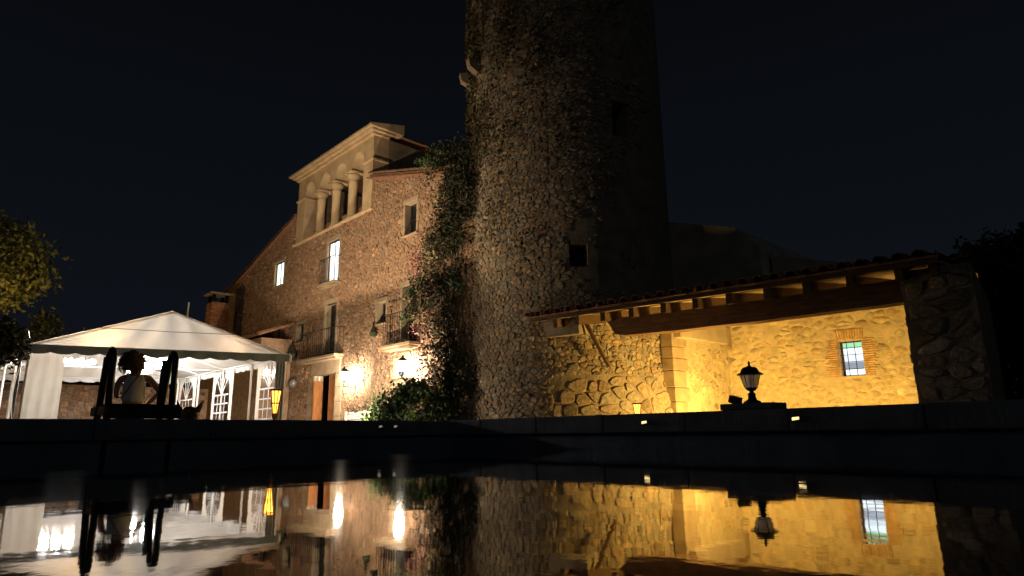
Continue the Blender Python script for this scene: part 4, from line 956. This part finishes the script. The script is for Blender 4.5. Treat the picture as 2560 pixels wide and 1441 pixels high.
for (hi, dirs) in ((11, [(-.035, .05, -.02), (-.03, .055, -.045), (-.02, .05, -.065), (-.005, .04, -.075), (.0, .045, .03)]), (16, [(.03, .05, .03), (.04, .05, .01), (.04, .045, -.01), (.035, .035, -.03), (-.01, .03, .04)])):
    o = Vector(V[hi])
    for (l_, f_, z_) in dirs:
        d = rw*l_+fw*f_+Vector((0, 0, z_)); b0 = len(V); V += [tuple(o+d*.5), tuple(o+d*.95)]; E_ += [(hi, b0), (b0, b0+1)]; rad += [.011, .008]
skinned('body', V, E_, rad, skin, person)
skinned('blouse', [wp(0, 0, .70), wp(0, -.01, .82), wp(0, -.01, .94), wp(0, 0, 1.04), wp(.105, 0, 1.07), wp(-.105, 0, 1.07)], [(0, 1), (1, 2), (2, 3), (3, 4), (3, 5)], [(.185, .14), (.155, .12), (.165, .125), (.135, .105), (.072, .075), (.072, .075)], blouse_m, person)
skinned('trousers', [wp(0, 0, .64), wp(.09, 0, .54), wp(.095, .01, .25), wp(.1, -.02, -.08), wp(-.09, 0, .54), wp(-.1, .02, .25), wp(-.1, -.02, -.08)], [(0, 1), (1, 2), (2, 3), (0, 4), (4, 5), (5, 6)], [(.17, .13), .1, .075, .065, .1, .075, .065], trouser_m, person)
hb = MB(); c0 = Vector(wp(-.06, .02, 1.30))
hr = random.Random(5)
for i in range(420):                      # loose curls piled round the skull, longer at the nape
    a = hr.uniform(0, 2*math.pi); el = hr.uniform(-.8, 1.5); d = Vector((math.cos(a)*math.cos(el), math.sin(a)*math.cos(el), math.sin(el)))
    if d.dot(fw) > .55 and el < .5: continue
    p = c0+Vector((d.x*.11, d.y*.11, d.z*.1)); pts = []; t1 = d.cross(Vector((0, 0, 1))).normalized(); L = hr.uniform(.03, .12); o_ = hr.uniform(.0, .075); wv = hr.uniform(.01, .026); ph = hr.uniform(0, 6)
    for k in range(11): q = k/10; pts.append(p + d*(o_*math.sin(q*2.2)) + Vector((0, 0, .02*math.sin(q*3)-L*q*q*(1.1 if el < .5 else .7))) + t1*wv*math.sin(q*11+ph) + d*wv*.7*math.cos(q*11+ph))
    hb.tube(pts, [.0105-.006*k/10 for k in range(11)], 5)
hb.lathe(tuple(c0), [(.02, -.13), (.085, -.1), (.115, -.02), (.115, .05), (.08, .11), (.02, .13)], 14); hb.build('hair', hair_m, person, True)
MB().tube([wp(.05, -.09, 1.125), wp(-.02, -.122, 1.0), wp(-.09, -.128, .88), wp(-.16, -.10, .77)], .009, 6).build('bag_strap', leather, person, True)
for s in (-1, 1): MB().bbox(tuple(Vector(wp(s*.105-.05, -.06, GZ))), tuple(Vector(wp(s*.105-.05, -.06, GZ))+Vector((-.2, .09, .09))), .02).build('shoe', trouser_m, person)

dx, dy = -9.35, 2.83; dog = thing('dog', 'tan dog with pricked ear sitting behind the pool ladder platform', 'dog', (dx, dy, GZ)); df = Vector((-.95, .31, 0)); dr = Vector((.31, .95, 0))
def dp(l, f, z): p = Vector((dx, dy, 0))+dr*l+df*f; return (p.x, p.y, z)
V = [dp(0, -.2, -.02), dp(0, -.1, .15), dp(0, .02, .33), dp(.0, .06, .44), dp(.01, .08, .54), dp(.01, .2, .56), dp(.01, .33, .53),
     dp(.09, .12, .2), dp(.1, .16, 0), dp(.1, .17, -.16), dp(.1, .24, -.18), dp(-.09, .12, .2), dp(-.1, .16, 0), dp(-.1, .17, -.16), dp(-.1, .24, -.18),
     dp(.14, -.05, -.03), dp(.16, -.2, -.12), dp(.16, -.05, -.17), dp(-.14, -.05, -.03), dp(-.16, -.2, -.12), dp(-.16, -.05, -.17), dp(.02, -.36, -.14), dp(.12, -.5, -.16)]
E_ = [(0, 1), (1, 2), (2, 3), (3, 4), (4, 5), (5, 6), (2, 7), (7, 8), (8, 9), (9, 10), (2, 11), (11, 12), (12, 13), (13, 14), (0, 15), (15, 16), (16, 17), (0, 18), (18, 19), (19, 20), (0, 21), (21, 22)]
rad = [.16, .17, .16, .13, .125, .09, .045, .06, .042, .035, .035, .06, .042, .035, .035, .085, .05, .035, .085, .05, .035, .045, .025]
skinned('body', V, E_, rad, dog_m, dog)
for s in (-1, 1):
    b0 = Vector(dp(.01+s*.075, .07, .57)); tp_ = b0+dr*(s*.095)+Vector((0, 0, .15)); q = MB()
    q.add([b0-dr*.045+df*.02, b0+dr*.05+Vector((0, 0, -.035))+df*.02, tp_, b0-df*.035, (b0+tp_)/2+dr*s*.035-df*.01+Vector((0, 0, -.02))], [(0, 1, 4), (0, 4, 2), (1, 3, 4), (3, 0, 2), (3, 2, 4), (0, 3, 1)]); q.build('ear', dog_m, dog, True)

# ================================================================== PLANTS
bs = thing('rounded_bush', 'leafy green bush below the lantern at the foot of the house wall', 'bush', (-14.4, 9.9, GZ))
bsl = leaves('foliage', clumps((-14.5, 9.95, .55), (1.75, .75, 1.0), 120, 75, .15, .6), .06, leaf_g, bs); bsl['kind'] = 'stuff'; br = MB()
for i in range(9): a = i*.7; br.tube([(-14.5+.1*math.cos(a), 9.95+.1*math.sin(a), GZ), (-14.5+1.2*math.cos(a), 9.95+.4*math.sin(a), .8)], [.025, .008], 5)
br.build('stems', bark, bs)
bv = thing('climbing_creeper', 'tall creeper with pink leaves and paler ones coloured as lamplit, climbing the house corner', 'creeper', (-14.2, HY-.2, GZ))
cl = []; cp = []; cw = []
for i in range(165):
    z = rng.uniform(.6, 8.6); x = -14.35+.42*math.sin(z*1.1)+rng.normal()*.55+(.15 if z > 6 else 0); x = min(max(x, -15.75), -13.1); y = HY-.2-abs(rng.normal())*.22
    q = np.array([x, y, z])+rng.normal(scale=(.16, .1, .16), size=(75, 3)); k = rng.random()
    (cp if (x < -14.6 and k < .3) else cw if (x < -14.35 and k < (.8 if z < 4.2 else .45)) else cl).append(q)  # paler leaves gather towards the lantern, its light put into their colour
for o in (leaves('green_leaves', np.concatenate(cl), .05, leaf_d, bv), leaves('pink_bracts', np.concatenate(cp), .045, petal, bv), leaves('lamplit_leaves', np.concatenate(cw), .05, leaf_lit, bv)): o['kind'] = 'stuff'
st = MB()
for k in range(6): st.tube([(-14.3+.12*k, HY-.12, GZ)] + [(-14.35+.12*k+.3*math.sin(z*1.1+k), HY-.12-.05*math.sin(z+k), z) for z in np.linspace(.5, 8.3, 16)], .022, 5)
for (x0, z0, x1, z1) in ((-14.6, 3.9, -15.9, 3.55), (-14.4, 4.6, -15.6, 4.3), (-14.2, 4.4, -13.2, 4.0), (-14.4, 7.9, -15.3, 8.3)): st.tube([(x0, HY-.2, z0), ((x0+x1)/2, HY-.5, (z0+z1)/2+.2), (x1, HY-.55, z1)], [.02, .014, .006], 5)
st.build('stems', bark, bv, True); sprig = [np.array([x0+(x1-x0)*t, HY-.2-.35*t, z0+(z1-z0)*t+.2*math.sin(math.pi*t)])+rng.normal(scale=.08, size=(26, 3)) for (x0, z0, x1, z1) in ((-14.6, 3.9, -15.9, 3.55), (-14.4, 4.6, -15.6, 4.3), (-14.2, 4.4, -13.2, 4.0), (-14.4, 7.9, -15.3, 8.3)) for t in np.linspace(.2, 1, 10)]
leaves('sprig_leaves', np.concatenate(sprig), .055, leaf_g, bv)['kind'] = 'stuff'
# leafless creeper stems round the lanterns
cr = MB(); rc = random.Random(21)
for i in range(46):
    x = rc.uniform(-21, -15.8); z = rc.uniform(.2, .8); p = [(x, HY-.06, z)]; a = R_(rc.uniform(60, 120))
    for k in range(14):
        a += rc.uniform(-.6, .6); a = min(max(a, .2), 2.9); x += .2*math.cos(a); z += .2*math.sin(a)
        if any(h[0]-.08 < x < h[1]+.08 and h[2]-.1 < z < h[3]+.1 for h in H.values()) or -22.8 < x < -20.4 and z < 3.1: break
        p.append((x, HY-.065-.015*rc.random(), z))
    if len(p) > 3: cr.tube(p, [.014-.008*j/len(p) for j in range(len(p))], 5)
tag(cr.build('bare_creeper', mat('dry_stem', (.26, .18, .115), .9, .3, 9), None, True), 'leafless creeper stems spread over the house wall round the lanterns', 'creeper')

tree('broad_tree', 'broad tree with olive yellow leaves lit from below at the frame edge', (-31.0, .9, GZ), .3, (-31.0, .7, 6.75), (2.3, 2.7, 1.7), 150, 130, .1, leaf_y, cl=.42)
tree('slim_cypress', 'slim dark cypress below the broad tree beside the tent', (-33.2, 4.1, GZ), .12, (-33.2, 4.1, 3.4), (.6, .6, 2.3), 60, 60, .09, leaf_d, cl=.22)
for i, (x, y, z, r, lb) in enumerate(((-52, 9, 3.2, 3.0, 'dark distant tree left of the tent peak, nearest the cypress'), (-50, 14, 3.6, 3.2, 'dark distant tree directly behind the tent peak'), (-50, 19, 3.2, 3.0, 'dark distant tree between the tent peak and the chimney'))):
    tree('dark_tree', lb, (x, y, GZ), .25, (x, y, z), (r, r, r*.8), 60, 70, .2, leaf_d, 'dark trees behind the tent', .5)
tree('hanging_olive', 'dark leafy branch hanging over the tent corner at the frame edge', (-13.6, -.4, GZ), .06, (-13.55, .75, 1.78), (.5, .62, .32), 46, 60, .05, leaf_d, cl=.13)
tree('roof_side_tree', 'dark spreading tree rising behind the far end of the porch roof', (-2.5, 22, GZ), .3, (-2.0, 22, 3.9), (3.4, 2.4, 1.3), 190, 170, .09, leaf_d, cl=.28)
tree('edge_tree', 'tall black tree filling the frame edge beyond the porch pier', (4.6, 16.5, GZ), .3, (4.8, 16.5, 3.0), (4.4, 3, 3.6), 420, 170, .1, leaf_d, cl=.34)
hg = thing('dark_hedge', 'tall black hedge beyond the porch pier at the frame edge', 'hedge', (-1.0, 18.5, GZ))
hp = np.stack([rng.uniform(-5.2, 3, 26000), rng.uniform(18, 19, 26000), GZ+rng.beta(1.1, 1.0, 26000)*3.9], 1); hp[:, 2] += .25*np.sin(hp[:, 0]*1.7)+.15*np.sin(hp[:, 0]*4.1)
leaves('foliage', hp, .1, leaf_d, hg)['kind'] = 'stuff'; hs_ = MB()
for i in range(9): hs_.tube([(-4.8+i*.9, 18.5, GZ), (-4.8+i*.9, 18.55, 2.6)], [.04, .015], 6)
hs_.build('stems', bark, hg)
# garden wall behind the tent
gw = thing('garden_wall', 'brown rubble garden wall seen through the open tent', 'wall', (-27.5, 3, GZ)); MB().box((-27.9, -6, GZ), (-27.5, 9.0, 2.1)).build('core', facade_mortar, gw)
r4 = random.Random(9); gp = cells(-2, 8.9, GZ, 2.08, .25, .17, rr=r4); stonework(gw, gp, lambda u, v, h: (-27.5+h, u, v), facade_stone, .02, .02, .06, 200, cscore, tintf(.3, .14, r4), r4)
